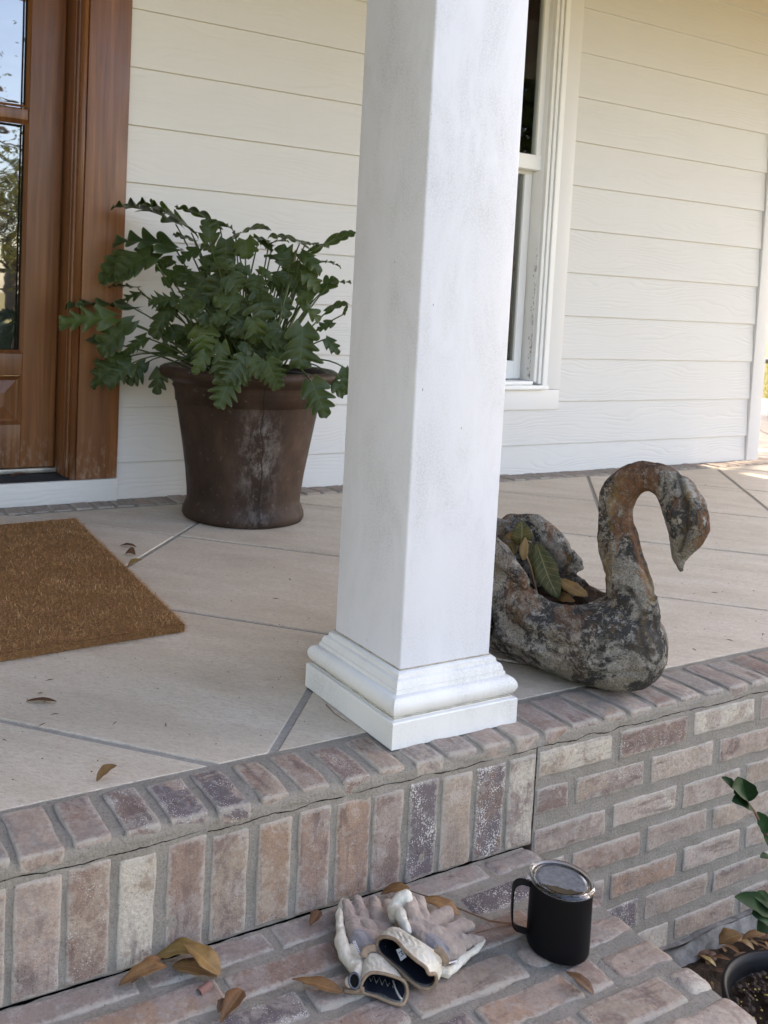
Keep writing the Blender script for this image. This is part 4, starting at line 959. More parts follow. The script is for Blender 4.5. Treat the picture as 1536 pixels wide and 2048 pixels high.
for s_, zb_, hw in Pc:
    for k in range(NR):
        a = 2 * math.pi * k / NR; t = hw * abs(math.cos(a)) ** .7 * (1 if math.cos(a) >= 0 else -1); zc = (zb_ + .40) / 2; hz = (.40 - zb_) / 2
        V.append(sw(s_, t * (1 + .05 * math.sin(a)), zc + hz * abs(math.sin(a)) ** .7 * (1 if math.sin(a) >= 0 else -1)))
n_ = len(Pc); cv.add(V, [f[::-1] for f in [(i * NR + k, i * NR + (k + 1) % NR, (i + 1) * NR + (k + 1) % NR, (i + 1) * NR + k) for i in range(n_ - 1) for k in range(NR)] + [tuple(range(NR))[::-1], tuple(range((n_ - 1) * NR, n_ * NR))]])
hole = G(); pc_ = at_plane(975, 1252, SO - SL * .122, SL); capsule(hole, [pc_ + SL * .03, pc_ - SL * .03], [.024, .024]); fis = G()
capsule(fis, [sw(.02, .115, .215), sw(.028, .10, .19), sw(.034, .088, .155)], [.006, .007, .005]); 
V, Nn, F = remesh(g, .0034, 5, (cv, hole, fis))
out = []; cav = []
for v, n in zip(V, Nn):
    p = v - SO; s_, t_, z_ = p.dot(SH), p.dot(SL), p.z
    d = noise.noise(v * 18) * .0022 + noise.noise(v * 55) * .0016 + noise.noise(v * 170) * .0007
    # flowing feather grooves on the hull and lines down the neck
    if z_ < .24 and s_ < .17: d -= .0028 * max(0, math.sin(t_ * 0 + z_ * 130 - s_ * 46 + 2.2 * noise.noise(v * 9))) ** 3
    if z_ > .2: d += .0014 * math.sin(math.atan2(t_, .02) * 7 + noise.noise(v * 14) * 3)
    rim_ = max(0, 1 - abs(z_ - .215) / .07) if s_ < .03 and abs(t_) > .06 else 0
    d += rim_ * noise.noise(v * 42) * .0055
    # groove beside the crest
    dist = math.hypot(s_ - .222, 0)
    cv_ = 0.
    if z_ > .30 and s_ > .13:           # ridge and groove dividing the crest from the face
        rs_ = .198 + .022 * math.cos((z_ - .36) * 22); e_ = math.exp(-((s_ - rs_) / .0042) ** 2); d -= .0034 * e_; d += .0022 * math.exp(-((s_ - rs_ - .008) / .0055) ** 2); cv_ = e_
    for ang, (a0_, a1_) in ((.05, (.10, .30)), (-.35, (.12, .26)), (.55, (.09, .22)), (1.0, (.08, .2))):   # long cracks down the neck
        if a0_ < z_ < a1_ and s_ > .05:
            q_ = math.atan2(-t_, .05 + (s_ - .1) * .5) - ang - .35 * noise.noise(Vector((z_ * 14, ang * 9, 0))); e_ = math.exp(-(q_ / .045) ** 2); d -= .0016 * e_; cv_ = max(cv_, .7 * e_)
    cav.append(float(cv_)); out.append(v + n * d)
g = G(); g.add(out, F, 0, cav=cav)
q = M('swan_concrete', .9, .2)
P0 = q.co()
c = q.ramp(q.noise(30, 8, .8), [(.30, (.24, .215, .175)), (.55, (.40, .365, .305)), (.75, (.54, .50, .43))])
c = q.mix(q.ramp(q.noise(330, 4, .85), [(.38, .85), (.56, 0)]), c, (.06, .055, .05))
blk = q.ramp(q.noise(11, 12, .74, P0, .5), [(.475, 0), (.515, 1)])
c = q.mix(q.math('MULTIPLY', blk, .93), c, (.04, .038, .037))
fleck = q.math('MULTIPLY', q.ramp(q.noise(70, 9, .85, q.co(loc=(0, 0, 4))), [(.525, 0), (.56, 1)]), q.ramp(q.noise(8, 4, .6, q.co(loc=(2, 0, 0))), [(.40, .15), (.56, 1)]))
c = q.mix(q.math('MULTIPLY', fleck, .85), c, (.54, .50, .43))
sx = q.t.nodes.new('ShaderNodeSeparateXYZ'); q.t.links.new(q.co(), sx.inputs[0])
zfac = q.ramp(sx.outputs[2], [(.10, .15), (.2, .9), (.42, .9), (.46, .6)])
rustm = q.math('MULTIPLY', q.ramp(q.noise(10, 9, .75, q.co((1.5, 1.5, .28), (3, 1, 0)), .3), [(.50, 0), (.55, 1)]), q.ramp(q.noise(90, 6, .8), [(.38, .35), (.55, 1)]))
c = q.mix(q.math('MULTIPLY', rustm, zfac), c, (.24, .115, .055))
och = q.math('MULTIPLY', q.math('MULTIPLY', q.ramp(q.noise(15, 8, .75, q.co((1.3, 1.3, .25), (0, 5, 0))), [(.56, 0), (.60, 1)]), q.ramp(q.noise(110, 5, .8), [(.42, .3), (.55, 1)])), zfac)
c = q.mix(q.math('MULTIPLY', och, .8), c, (.27, .165, .05))
c = q.mix(q.math('LESS_THAN', q.vor(110), q.math('MULTIPLY', q.ramp(q.noise(12), [(.50, 0), (.60, 1)]), .13)), c, (.36, .24, .06))
c = q.mix(q.math('MULTIPLY', q.attr('cav', 'Fac'), .85), c, (.05, .042, .035))
q.set('Base Color', c); q.bump(q.math('ADD', q.math('ADD', q.noise(320, 5, .85), q.math('MULTIPLY', q.noise(48, 7, .75), 1.7)), q.math('MULTIPLY', blk, -.3)), 1., .0045)
g.build('swan_body', q.m, swan)
g = G(); g.grid(30, 20, lambda u, v: sw(-.23 + .27 * u, (v - .5) * .17 * math.sin(math.pi * (.12 + .8 * u)) ** .5, .135 + .02 * noise.noise(Vector((u * 9, v * 9, 0))))); g.build('soil', SOIL, swan)
def inplanter(b, t, lat0, lat1, label, tone, width=.42, seed=0, nrm=None, bend=.2, fold=.2, m_=None, shape=1.1, twist=0.):
    B = at_plane(*b, SO + SL * lat0, SL); T = at_plane(*t, SO + SL * lat1, SL); g_ = G(); nn = nrm or ((CAM - B).normalized() + Vector((0, 0, .35)))
    leaf(g_, B, T, nn, width, bend, fold, tone, seed, shape, twist); o = g_.build('magnolia_leaf', m_ or MAG, loc=tuple((B + T) / 2)); sm_ = o.modifiers.new('thickness', 'SOLIDIFY'); sm_.thickness = .0006
    return tag(o, label, 'leaf', 'dead magnolia leaves in the swan planter')
inplanter((1068, 1085), (1122, 1196), .01, .0, 'large olive green leaf with pale veins hanging into the swan planter', .05, .38, 1, bend=.12)
inplanter((1062, 1085), (1106, 1180), .03, .03, 'green leaf half hidden behind the largest one in the swan planter', .1, .42, 2)
inplanter((1042, 1092), (1041, 1042), .0, .0, 'small upright green leaf standing highest above the swan planter', .1, .8, 3, shape=.8)
inplanter((1050, 1075), (1049, 1122), -.01, -.02, 'pale tan folded leaf between the green ones in the swan planter', .85, .35, 4)
inplanter((1036, 1082), (1012, 1070), .02, .03, 'orange brown leaf at the left in the swan planter', .9, .6, 5)
inplanter((1118, 1155), (1175, 1194), .02, .02, 'dull brown leaf low in the swan planter by the neck', .75, .38, 6, m_=DRY, bend=.05, fold=.05)
inplanter((1150, 1202), (1112, 1196), .01, .02, 'reddish leaf scrap on the soil in the swan planter', .6, .4, 7, m_=DRY)
inplanter((1030, 1110), (1018, 1085), .04, .05, 'dark leaf behind the stalks in the swan planter', .3, .8, 8)
g = G(); A_ = at_plane(1044, 1090, SO, SL)
for e in ((1030, 1068), (1040, 1064), (1062, 1084), (1024, 1080)): 
    E_ = at_plane(*e, SO + SL * .0, SL); g.tube([A_, A_.lerp(E_, .5) + Vector((0, 0, .006)), E_], .0018, 6)
g.tube([A_, at_plane(1060, 1130, SO, SL), at_plane(1075, 1190, SO, SL)], .0022, 6)
o = g.build('leaf_stalk', m_plain('stalk', (.33, .22, .12), .7), loc=tuple(A_)); tag(o, 'forked tan stalk joining the dead leaves in the swan planter', 'twig')
# ================================================================== mug
MC = Vector((.1165, -.2625, ZS + .0025)); mug = thing('travel_mug', 'matte black metal mug with a clear lid on the brick step', 'mug', MC)
mb = m_plain('black_powder_coat', (.004, .004, .005), .5, .14, .05, 900, .1)
r_ = .0435; Hm = .0985
g = G(); g.lathe(MC, [(0, .002), (.036, .0012), (.0395, .0), (.0425, .0022), (.0438, .006), (r_ + .0004, .02), (r_, Hm - .004), (r_, Hm), (r_ - .0012, Hm), (r_ - .0012, Hm - .03), (r_ - .002, .01), (0, .008)], 96); g.build('mug_body', mb, mug)
g = G(); hd = (at(1034, 1790, Z=-.13) - MC); hd = Vector((-.80, .60, 0)).normalized()
hp = [(.0425, .088), (.054, .0900), (.0615, .0875), (.0655, .082), (.0670, .072), (.0668, .050), (.0660, .032), (.0645, .024), (.060, .0185), (.053, .0165), (.0425, .0150)]
hs = smoothpath(hp, 4); lat = Vector((-hd.y, hd.x, 0)); V = []; F = []
for i, a in enumerate(hs):
    b_, f_ = hs[max(0, i - 1)], hs[min(len(hs) - 1, i + 1)]; tx = np.array(f_) - np.array(b_); tx /= np.linalg.norm(tx); nx = np.array((tx[1], -tx[0]))
    for du, dv in ((-.0070, -.0011), (.0070, -.0011), (.0078, 0), (.0070, .0011), (-.0070, .0011), (-.0078, 0)):
        V.append(MC + hd * (a[0] + nx[0] * dv) + Vector((0, 0, a[1] + nx[1] * dv)) + lat * du)
for i in range(len(hs) - 1):
    for k in range(6): F.append((i * 6 + k, i * 6 + (k + 1) % 6, (i + 1) * 6 + (k + 1) % 6, (i + 1) * 6 + k))
g.add(V, F); g.build('handle', mb, mug, angle=35)
q = M('clear_plastic', .04, .5); q.set('Base Color', (.96, .98, 1)); q.set('Transmission Weight', 1.); q.set('IOR', 1.49); CLEAR = q.m
g = G(); g.lathe(MC, [(.0365, Hm + .0005), (.0372, Hm - .004), (.0405, Hm - .004), (.0418, Hm + .0002), (.0450, Hm + .0004), (.0462, Hm + .002), (.0458, Hm + .0046), (.0440, Hm + .0060), (.0420, Hm + .0056), (.0412, Hm + .0040), (.0400, Hm + .0024), (.0382, Hm + .0036), (.0370, Hm + .0040), (.0362, Hm + .0028), (.0365, Hm + .0005)], 96)
lid = g.build('lid', CLEAR, mug)
q = M('sky_grey_lid_panel', .22, .5); sky_grey = q.ramp(q.noise(110, 5, .7), [(.35, (.09, .095, .10)), (.7, (.22, .23, .24))])  # mottled grey puts reflected sky and ceiling into the panel colour
sx = q.t.nodes.new('ShaderNodeSeparateXYZ'); q.t.links.new(q.co(), sx.inputs[0])
lim = q.math('ADD', q.math('ADD', q.math('MULTIPLY', sx.outputs[0], .70), q.math('MULTIPLY', sx.outputs[1], .72)), q.math('MULTIPLY', q.math('SUBTRACT', q.noise(70, 4), .5), .016))
wet = q.math('LESS_THAN', lim, -.0175)
q.set('Base Color', q.mix(wet, sky_grey, (.03, .02, .014))); q.set('Roughness', q.math('SUBTRACT', .28, q.math('MULTIPLY', wet, .2))); q.set('Coat Weight', .3); q.set('Coat Roughness', .08); q.bump(q.noise(240, 4, .7), .12, .001)
g = G(); g.lathe(MC, [(0, Hm + .0014), (.030, Hm + .0012), (.0366, Hm + .0014), (.0366, Hm - .001), (0, Hm - .001)], 72); g.build('lid_panel', q.m, lid)
g = G(); a_ = MC + Vector((.012, .026, Hm + .0014)); g.lathe(a_, [(.0032, 0), (.0028, .0012), (.0018, .0014), (.0012, .0006), (0, .0006)], 20); g.build('vent_nub', CLEAR, lid)
# ================================================================== gloves
def zz(x, y, h): return at(640 + x / 4.267, 1740 + y / 4.267, Z=ZS + .004 + h)
q = M('suede', .92, .15); gm = q.attr('grey', 'Fac')
c = q.mix(q.ramp(q.noise(45, 5, .6), [(.35, 0), (.7, 1)]), (.30, .225, .175), (.40, .315, .25))
c = q.mix(q.math('MULTIPLY', gm, q.ramp(q.noise(90, 4), [(.2, .8), (.7, 1)])), c, (.215, .20, .20)); c = q.mix(q.ramp(q.noise(25, 5, .7), [(.58, 0), (.75, .5)]), c, (.15, .12, .10))
q.set('Base Color', c); q.set('Sheen Weight', .3); q.bump(q.math('ADD', q.noise(700, 2), q.math('MULTIPLY', q.noise(60, 4), 1.5)), .5, .0015); SUEDE = q.m
q = M('cream_leather', .5, .4); c = q.ramp(q.noise(50, 5, .65), [(.3, (.50, .43, .31)), (.5, (.64, .585, .465)), (.75, (.72, .68, .57))]); q.set('Base Color', c)
pk = q.n('TexWave', props={'wave_type': 'BANDS', 'bands_direction': 'DIAGONAL'}, Vector=q.co(), Scale=38, Distortion=6, Detail=2)
q.bump(q.math('ADD', q.noise(90, 4, .6, q.co((1, 1, .4))), q.math('MULTIPLY', q.noise(400, 2), .3)), .6, .004); CREAM = q.m
BIND = m_plain('tan_binding', (.33, .23, .15), .85, .2, .5, 300, .35); NAVY = m_plain('navy_lining', (.008, .010, .018), .95, .2, .6, 200); TAGM = m_plain('white_label_cloth', (.72, .68, .66), .8, .2, .1, 100, .08)
THR = m_plain('grey_thread', (.42, .40, .33), .8)
def greyset(V, cs):
    L = []
    for v in V:
        m_ = 0
        for c_, a_, r1, r2 in cs:
            d = v - c_; u = d.dot(a_); w = (Vector((d.x, d.y, 0)) - a_ * u).length; m_ = max(m_, 1 if (u / r1) ** 2 + (w / r2) ** 2 < 1 + .12 * noise.noise(v * 60) else 0)
        L.append(float(m_))
    return L
def hand(name, caps, parent, mat_, grey=(), voxel=.0013, crease=.0017, sm=3):
    g_ = G()
    for pts in caps:
        capsule(g_, [zz(x, y, h) for x, y, h, r in pts], [r for *_, r in pts], squash=1.)
    V, Nn, F = remesh(g_, voxel, sm); zmin = ZS + .0022
    out = []
    for v, n in zip(V, Nn):
        d = noise.noise(v * 60) * crease * 1.4 + abs(noise.noise(v * 120)) * -crease + noise.noise(v * 35 + Vector((4, 0, 0))) * crease * 1.5
        p = v + n * d; p.z = max(p.z, zmin); out.append(p)
    g2 = G(); g2.add(out, F, 0, grey=greyset(out, grey) if grey else 0.); return g2.build(name, mat_, parent)
def cuff(parent, wrist, opening, trim_r=.0022, puck=.0012, tag_=False):
    n = 6; Wl, Ol = loopsmooth(wrist, n), loopsmooth(opening, n); Nn_ = len(Wl)
    W3 = [zz(*p) for p in Wl]; O3 = [zz(*p) for p in Ol]; c0 = sum(O3, Vector()) / Nn_; cw = sum(W3, Vector()) / Nn_
    K = 14; V = []; Vi = []
    for i in range(K + 1):
        t = i / K; cc_ = cw.lerp(c0, t)
        for k in range(Nn_):
            p = W3[k].lerp(O3[k], t); dirn = (p - cc_); dirn = dirn.normalized() if dirn.length > 1e-6 else Vector((0, 0, 1))
            pk = math.sin(k * 1.9 + 2.5 * math.sin(t * 9 + k * .35)) * puck * math.sin(math.pi * min(1, t * 1.05)) + .0015 * math.sin(math.pi * t)
            q_ = p + dirn * pk; q_.z = max(q_.z, ZS + .0022); V.append(q_)
            r = p - dirn * .0036; r.z += .0026 if p.z < cc_.z else -.0018; r.z = max(r.z, ZS + .0052); Vi.append(r)
    F = [(i * Nn_ + k, i * Nn_ + (k + 1) % Nn_, (i + 1) * Nn_ + (k + 1) % Nn_, (i + 1) * Nn_ + k) for i in range(K) for k in range(Nn_)]
    a = G(); a.add(V, F); co_ = a.build('cuff', CREAM, parent)
    b = G(); b.add(Vi, [f[::-1] for f in F]); b.add([cw + (p - cw) * .9 for p in W3], [tuple(range(Nn_))]); b.build('lining', NAVY, co_)
    t_ = G(); t_.ring([Vector((p.x, p.y, max(p.z, ZS + .0035))) for p in O3], trim_r, 8); t_.build('trim', BIND, co_); return co_, O3, W3
# left (lower) glove
gl_ = thing('work_glove', 'lower worn leather glove with a metal eyelet, lying against the brick riser', 'glove', zz(400, 700, 0), 'pair of cream and grey work gloves')
F1 = [[(250,430,.012,.011),(240,350,.014,.0105),(225,300,.014,.0085)], [(370,470,.012,.0105),(355,360,.015,.0105),(325,265,.013,.009)], [(485,480,.012,.0105),(475,370,.016,.0110),(460,275,.013,.0095)], [(590,500,.010,.0105),(585,380,.013,.0105),(575,300,.011,.009)],
      [(270,470,.012,.013),(340,640,.013,.015),(400,730,.012,.014)], [(400,500,.012,.014),(450,620,.013,.015),(450,720,.012,.014)], [(540,520,.010,.013),(520,640,.011,.013)], [(300,480,.012,.012),(560,520,.011,.012)], [(300,560,.012,.013),(400,600,.014,.014),(520,600,.012,.013)]]
hand('palm', F1, gl_, SUEDE, [(zz(370, 590, .03), (zz(420, 640, 0) - zz(330, 500, 0)).normalized(), .026, .016)])
hand('edge_strip', [[(195,275,.012,.0045),(165,360,.014,.0065),(170,470,.014,.0075),(185,600,.014,.008),(215,730,.013,.009),(290,830,.012,.010),(330,900,.010,.009)], [(330,800,.014,.010),(320,900,.012,.010),(260,950,.011,.0085)], [(280,690,.012,.008),(330,780,.014,.010)]], gl_, CREAM)
cu1, O3, W3 = cuff(gl_, [(365,795,.012),(372,765,.018),(405,725,.026),(455,708,.028),(520,730,.026),(565,775,.02),(605,840,.012),(590,875,.006),(555,900,.004),(480,885,.004),(400,850,.004),(370,820,.006)],
     [(345,1010,.012),(375,930,.022),(430,880,.028),(520,880,.03),(620,905,.028),(715,950,.022),(745,1030,.012),(725,1120,.003),(690,1150,.002),(600,1130,.0015),(480,1080,.0015),(380,1050,.0015)])
g = G(); g.tube([zz(*p) for p in loopsmooth([(215,1030,.004),(300,1040,.006),(360,1000,.012),(340,1045,.004)], 6)], .0026, 8); g.build('trim', BIND, gl_)
ec = zz(293, 945, .0215); en = ((CAM - ec).normalized() + Vector((0, 0, .1))).normalized()
def disc_ring(c_, n_, r0, tube, el=1.): 
    a_ = n_.orthogonal().normalized(); a_ = Vector((0, 0, 1)) - n_ * n_.z; a_.normalize(); b_ = n_.cross(a_)
    return [c_ + a_ * math.cos(t * math.pi / 16) * r0 * el + b_ * math.sin(t * math.pi / 16) * r0 for t in range(32)]
g = G(); g.ring(disc_ring(ec, en, .0072, 0, 1.2), .0016, 8); ey = g.build('eyelet', m_plain('gunmetal', (.12, .12, .13), .35, .5, 0, metal=.8), gl_)
g = G(); V = disc_ring(ec - en * .0006, en, .0068, 0, 1.2); g.add(V, [tuple(range(32))]); g.build('eyelet_hole', DARK, ey)
def patchquad(name, pts, m_, parent, txt=None, lines=0):
    g_ = G(); P_ = [zz(*p) for p in pts]; nrm = (P_[1] - P_[0]).cross(P_[3] - P_[0]).normalized()
    if nrm.dot(CAM - P_[0]) < 0: nrm = -nrm
    g_.add(P_ + [p - nrm * .0008 for p in P_], [(0, 1, 2, 3), (7, 6, 5, 4), (0, 4, 5, 1), (1, 5, 6, 2), (2, 6, 7, 3), (3, 7, 4, 0)]); return g_.build(name, m_, parent, smooth=False), P_, nrm
tg, P_, nn = patchquad('side_label', [(278,610,.030), (300,600,.031), (356,735,.027), (336,748,.025)], TAGM, gl_)
g = G()
for k in range(9):
    t = .08 + k * .1; a, b = P_[0].lerp(P_[3], t), P_[1].lerp(P_[2], t); p0_, p1_ = a.lerp(b, .2) + nn * .0004, a.lerp(b, .8) + nn * .0004; d_ = (P_[3] - P_[0]) * .02
    g.add([p0_ - d_, p1_ - d_, p1_ + d_, p0_ + d_], [(0, 1, 2, 3)])
g.build('printed_mark', m_plain('label_ink', (.06, .05, .05), .8), tg, smooth=False)
g = G(); pts = [(410 + 24 * k, 890 + (k % 2) * 55 + k * 7, .0105 - .0004 * k) for k in range(10)]
g.tube([zz(*p) for p in pts], .0005, 5); g.tube([zz(620,930,.014), zz(640,1000,.009), zz(670,1070,.006), zz(695,1110,.005)], [.0012, .0012, .0018, .0022], 6); g.build('stitching', THR, cu1)
# right (upper) glove
gr_ = thing('work_glove', 'upper worn leather glove with spread fingers, lying across the other glove', 'glove', zz(900, 620, 0), 'pair of cream and grey work gloves')
F2 = [[(860,500,.026,.012),(800,420,.034,.0125),(775,340,.040,.012),(770,280,.040,.010)], [(880,460,.024,.011),(860,370,.032,.0110),(850,280,.032,.0100)],
      [(930,470,.020,.0115),(1010,410,.022,.0125),(1085,375,.018,.0115)], [(1080,540,.016,.012),(1190,500,.016,.0105),(1265,480,.013,.009)], [(1150,620,.014,.012),(1260,610,.013,.0095),(1380,588,.010,.0055)],
      [(820,490,.026,.015),(960,580,.024,.0165),(1080,690,.017,.015)], [(900,510,.022,.015),(1060,600,.019,.0155),(1150,650,.015,.013)], [(860,580,.026,.014),(980,690,.022,.0155),(1060,760,.016,.011)], [(1090,720,.013,.012),(1190,690,.011,.010)], [(1010,560,.018,.013),(1230,620,.014,.011)], [(780,500,.028,.013),(840,540,.028,.014)]]
hand('palm', F2, gr_, SUEDE, [(zz(1070, 690, .035), (zz(1200, 760, 0) - zz(960, 560, 0)).normalized(), .034, .017)])
hand('thumb', [[(750,520,.034,.0065),(715,450,.036,.0075),(690,380,.038,.009),(640,340,.034,.011)], [(640,400,.026,.011),(640,300,.036,.0105),(695,240,.046,.0100),(735,215,.050,.0085)], [(740,250,.046,.009),(770,320,.040,.010)]], gr_, CREAM)
hand('edge_strip', [[(1010,850,.010,.0095),(1080,870,.008,.0085),(1160,820,.008,.007),(1230,750,.008,.0055),(1330,680,.009,.0045),(1405,600,.010,.0035)]], gr_, CREAM)
cu2, O3, W3 = cuff(gr_, [(575,510,.030),(610,485,.038),(680,495,.044),(760,545,.046),(850,600,.046),(940,660,.043),(1010,710,.038),(1045,770,.030),(1040,840,.018),(990,880,.010),(930,840,.008),(840,780,.008),(760,720,.010),(680,660,.012),(610,590,.014),(575,550,.020)],
     [(500,590,.034),(560,570,.044),(650,600,.048),(730,690,.048),(820,770,.046),(900,830,.042),(930,885,.036),(985,890,.030),(990,960,.018),(940,1008,.010),(850,1000,.009),(765,940,.011),(680,860,.014),(600,790,.017),(520,720,.020),(487,650,.026)], trim_r=.0025, puck=.0014)
g = G(); g.tube([zz(*p) for p in smoothpath([(985,665,.0480),(1040,710,.0445),(1072,770,.036),(1068,812,.028)], 5)], [(.0015, .0052)] * 16, 10, flat=(CAM - zz(1050, 740, .04)).normalized()); g.build('wrist_strap', BIND, gr_)
g = G(); g.tube([zz(*p) for p in smoothpath([(362,745,.026),(385,695,.031),(430,668,.033),(480,670,.030)], 5)], [(.0015, .005)] * 16, 10, flat=(CAM - zz(420, 700, .03)).normalized()); g.build('wrist_strap', BIND, gl_)
tg, P_, nn = patchquad('size_label', [(650,680,.030), (690,664,.032), (740,740,.026), (690,776,.022)], TAGM, gr_)
cvd = bpy.data.curves.new('size_letter', 'FONT'); cvd.body = 'M'; cvd.size = .0085; cvd.extrude = .0001; cvd.align_x = 'CENTER'; cvd.align_y = 'CENTER'
lo = bpy.data.objects.new('size_letter', cvd); COL.objects.link(lo); xd = (P_[2] - P_[1]).normalized(); yd = nn.cross(xd).normalized()
dgx = bpy.context.evaluated_depsgraph_get(); mt_ = bpy.data.meshes.new_from_object(lo.evaluated_get(dgx)); bpy.data.objects.remove(lo)
cen = sum(P_, Vector()) / 4 + nn * .0006 - ORG[tg.name]; mt_.transform(Matrix(((xd.x, yd.x, nn.x, cen.x), (xd.y, yd.y, nn.y, cen.y), (xd.z, yd.z, nn.z, cen.z), (0, 0, 0, 1))))
mt_.materials.clear(); mt_.materials.append(bpy.data.materials['label_ink']); lo = bpy.data.objects.new('size_letter', mt_); COL.objects.link(lo); lo.parent = tg
patchquad('side_label', [(1068,812,.030), (1062,800,.031), (1168,768,.018), (1172,778,.016)], TAGM, gr_)
g = G(); g.tube([zz(*p) for p in [(520,650,.022),(545,640,.023),(560,655,.022),(545,672,.020),(530,668,.020)]], .0006, 5); g.build('loose_thread', THR, cu2)
# ================================================================== flower bed
q = M('bed_soil', .95, .15); q.set('Base Color', q.ramp(q.noise(60, 7, .75), [(.3, (.03, .02, .013)), (.6, (.085, .058, .038)), (.8, (.16, .11, .06))])); q.bump(q.noise(80, 8, .75), 1., .012)
g = G(); g.grid(150, 90, lambda u, v: (XE - .02 + 3.4 * u ** 1.3, YF - .005 - 2.2 * v, ZG + .004 + .022 * noise.noise(Vector((u * 30, v * 16, 0))) + .008 * noise.noise(Vector((u * 110, v * 60, 0)))), flip=True)
tag(g.build('flower_bed_ground', q.m), kind='structure')
g = G(); rg = random.Random(21)
for k in range(420):
    x = .3 + rg.random() ** 1.3 * .9; y = YF - .02 - rg.random() ** 1.5 * .35; p_ = Vector((x, y, ZG + .012)); a = rg.uniform(0, 6.28)
    L = rg.uniform(.01, .05); d = Vector((math.cos(a), math.sin(a), rg.uniform(-.2, .4))) * L
    leaf(g, p_, p_ + d, (rg.uniform(-.3, .3), rg.uniform(-.3, .3), 1), rg.uniform(.1, .6), .2, .2, rg.uniform(0, .7), k)
o = g.build('leaf_litter', DRY); tag(o, 'brown leaf litter and mulch at the foot of the brick wall', 'leaf litter', kind='stuff')
def bedleaf(b, t, z, label, tone, width, seed, **k): fallen(b, t, z, label, tone, width, .2, .3, seed, zoff=.02, group='fallen leaves in the flower bed', **k)
bedleaf((1440, 1890), (1482, 1868), ZG + .03, 'broad tan leaf leaning between the wall and the black pot', .6, .7, 31, dzt=.02)
bedleaf((1400, 1912), (1432, 1932), ZG + .02, 'pale curled leaf lying left of the black nursery pot', .9, .35, 32, dzb=.01)
bedleaf((1484, 1878), (1530, 1868), ZG + .03, 'brown leaf behind the rim of the black nursery pot', .5, .4, 33, dzt=.01)
# nursery pot with its shrub
NZ = -.305; NC = Vector((.508, -.432, 0)); npot = thing('nursery_pot', 'black plastic nursery pot of soil with yellow fertiliser pellets', 'plant pot', (NC.x, NC.y, ZG))
g = G(); nursery(g, NC, .137, ZG + .01, NZ); g.build('pot_shell', PBLK, npot)
g = G(); g.grid(60, 60, lambda u, v: (NC.x + (u - .5) * .26 * math.sqrt(max(0, 1 - (2 * v - 1) ** 2 / 2)), NC.y + (v - .5) * .26 * math.sqrt(max(0, 1 - (2 * u - 1) ** 2 / 2)), NZ - .032 + .008 * noise.noise(Vector((u * 16, v * 16, 0))) + .004 * noise.noise(Vector((u * 60, v * 60, 0))))); g.build('soil', SOIL, npot)
PEL = m_plain('pellets', (.50, .36, .07), .5, .5, 0, 500, .5); g = G(); gb = G()
def pebble(g_, c_, r, rg_):
    V = [c_ + Vector(d) * r * rg_.uniform(.75, 1.15) for d in ((1,0,0),(-1,0,0),(0,1,0),(0,-1,0),(0,0,1),(0,0,-1),(.6,.6,.5),(-.6,.6,.5),(.6,-.6,.5),(-.6,-.6,.5))]
    F = [(4,6,8),(4,7,6),(4,9,7),(4,8,9),(0,8,6),(2,6,7),(1,7,9),(3,9,8),(0,6,2),(2,7,1),(1,9,3),(3,8,0)]; g_.add(V, F)
for k in range(620):
    a = rg.uniform(0, 6.28); r = .122 * math.sqrt(rg.random()); p_ = NC + Vector((math.cos(a) * r, math.sin(a) * r, NZ - .026 + .006 * rg.random()))
    dense = (p_.y < NC.y - .0) 
    if k % 3 == 0 or (dense and rg.random() < .85): pebble(g, p_, rg.uniform(.0012, .0024), rg)
    else: pebble(gb, p_, rg.uniform(.002, .006), rg)
tag(g.build('fertiliser_pellets', PEL, npot), kind='stuff'); tag(gb.build('bark_chips', m_plain('chip', (.07, .042, .028), .9), npot, smooth=False), kind='stuff')
def shrub(name, label, stems, leaves, base):
    t_ = thing(name, label, 'plant', base); a = G(); b = G()
    for pts in stems: a.tube([at(x, y, Y=Y_) for x, y, Y_ in pts], [.0028 - .0012 * i / (len(pts) - 1) for i in range(len(pts))], 6)
    for k, (b0, t0, Y0, Y1, wd, nz) in enumerate(leaves):
        B = at(*b0, Y=Y0); T = at(*t0, Y=Y1); leaf(b, B, T, (CAM - B).normalized() * (1 - nz) + Vector((0, 0, nz)), wd, .12, .25, .3, k, 1.0)
    a.build('stem', TW if 1 else STEM, t_); b.build('foliage', SHRUB, t_)
b0 = at(1600, 1990, Y=-.40)
shrub('camellia', 'young glossy green shrub rising at the right in front of the brick wall', [[(1600,2000,-.40),(1575,1800,-.37),(1545,1690,-.33),(1508,1622,-.32),(1492,1600,-.31),(1470,1578,-.30)], [(1580,1830,-.38),(1545,1822,-.36),(1534,1820,-.35)]],
  [((1497,1603),(1477,1553),-.31,-.30,.75,.1),((1495,1600),(1466,1578),-.31,-.32,.55,.3),((1472,1582),(1443,1553),-.3,-.29,.35,.5),((1508,1624),(1466,1606),-.32,-.325,.35,.4),((1536,1665),(1513,1624),-.33,-.32,.5,.2),((1545,1690),(1530,1650),-.33,-.30,.5,.2),
   ((1545,1700),(1528,1674),-.33,-.335,.4,.3),((1550,1720),(1522,1717),-.34,-.345,.25,.5),((1545,1828),(1470,1799),-.36,-.36,.24,.15),((1545,1818),(1508,1793),-.36,-.36,.4,.3),((1550,1835),(1504,1828),-.36,-.362,.6,.15),((1552,1850),(1515,1862),-.36,-.362,.5,.2),
   ((1560,1800),(1545,1750),-.37,-.36,.5,.3),((1575,1780),(1610,1740),-.37,-.37,.5,.3),((1560,1740),(1600,1700),-.35,-.35,.5,.3),((1580,1850),(1630,1840),-.38,-.38,.5,.4)], (b0.x, b0.y, NZ - .03))
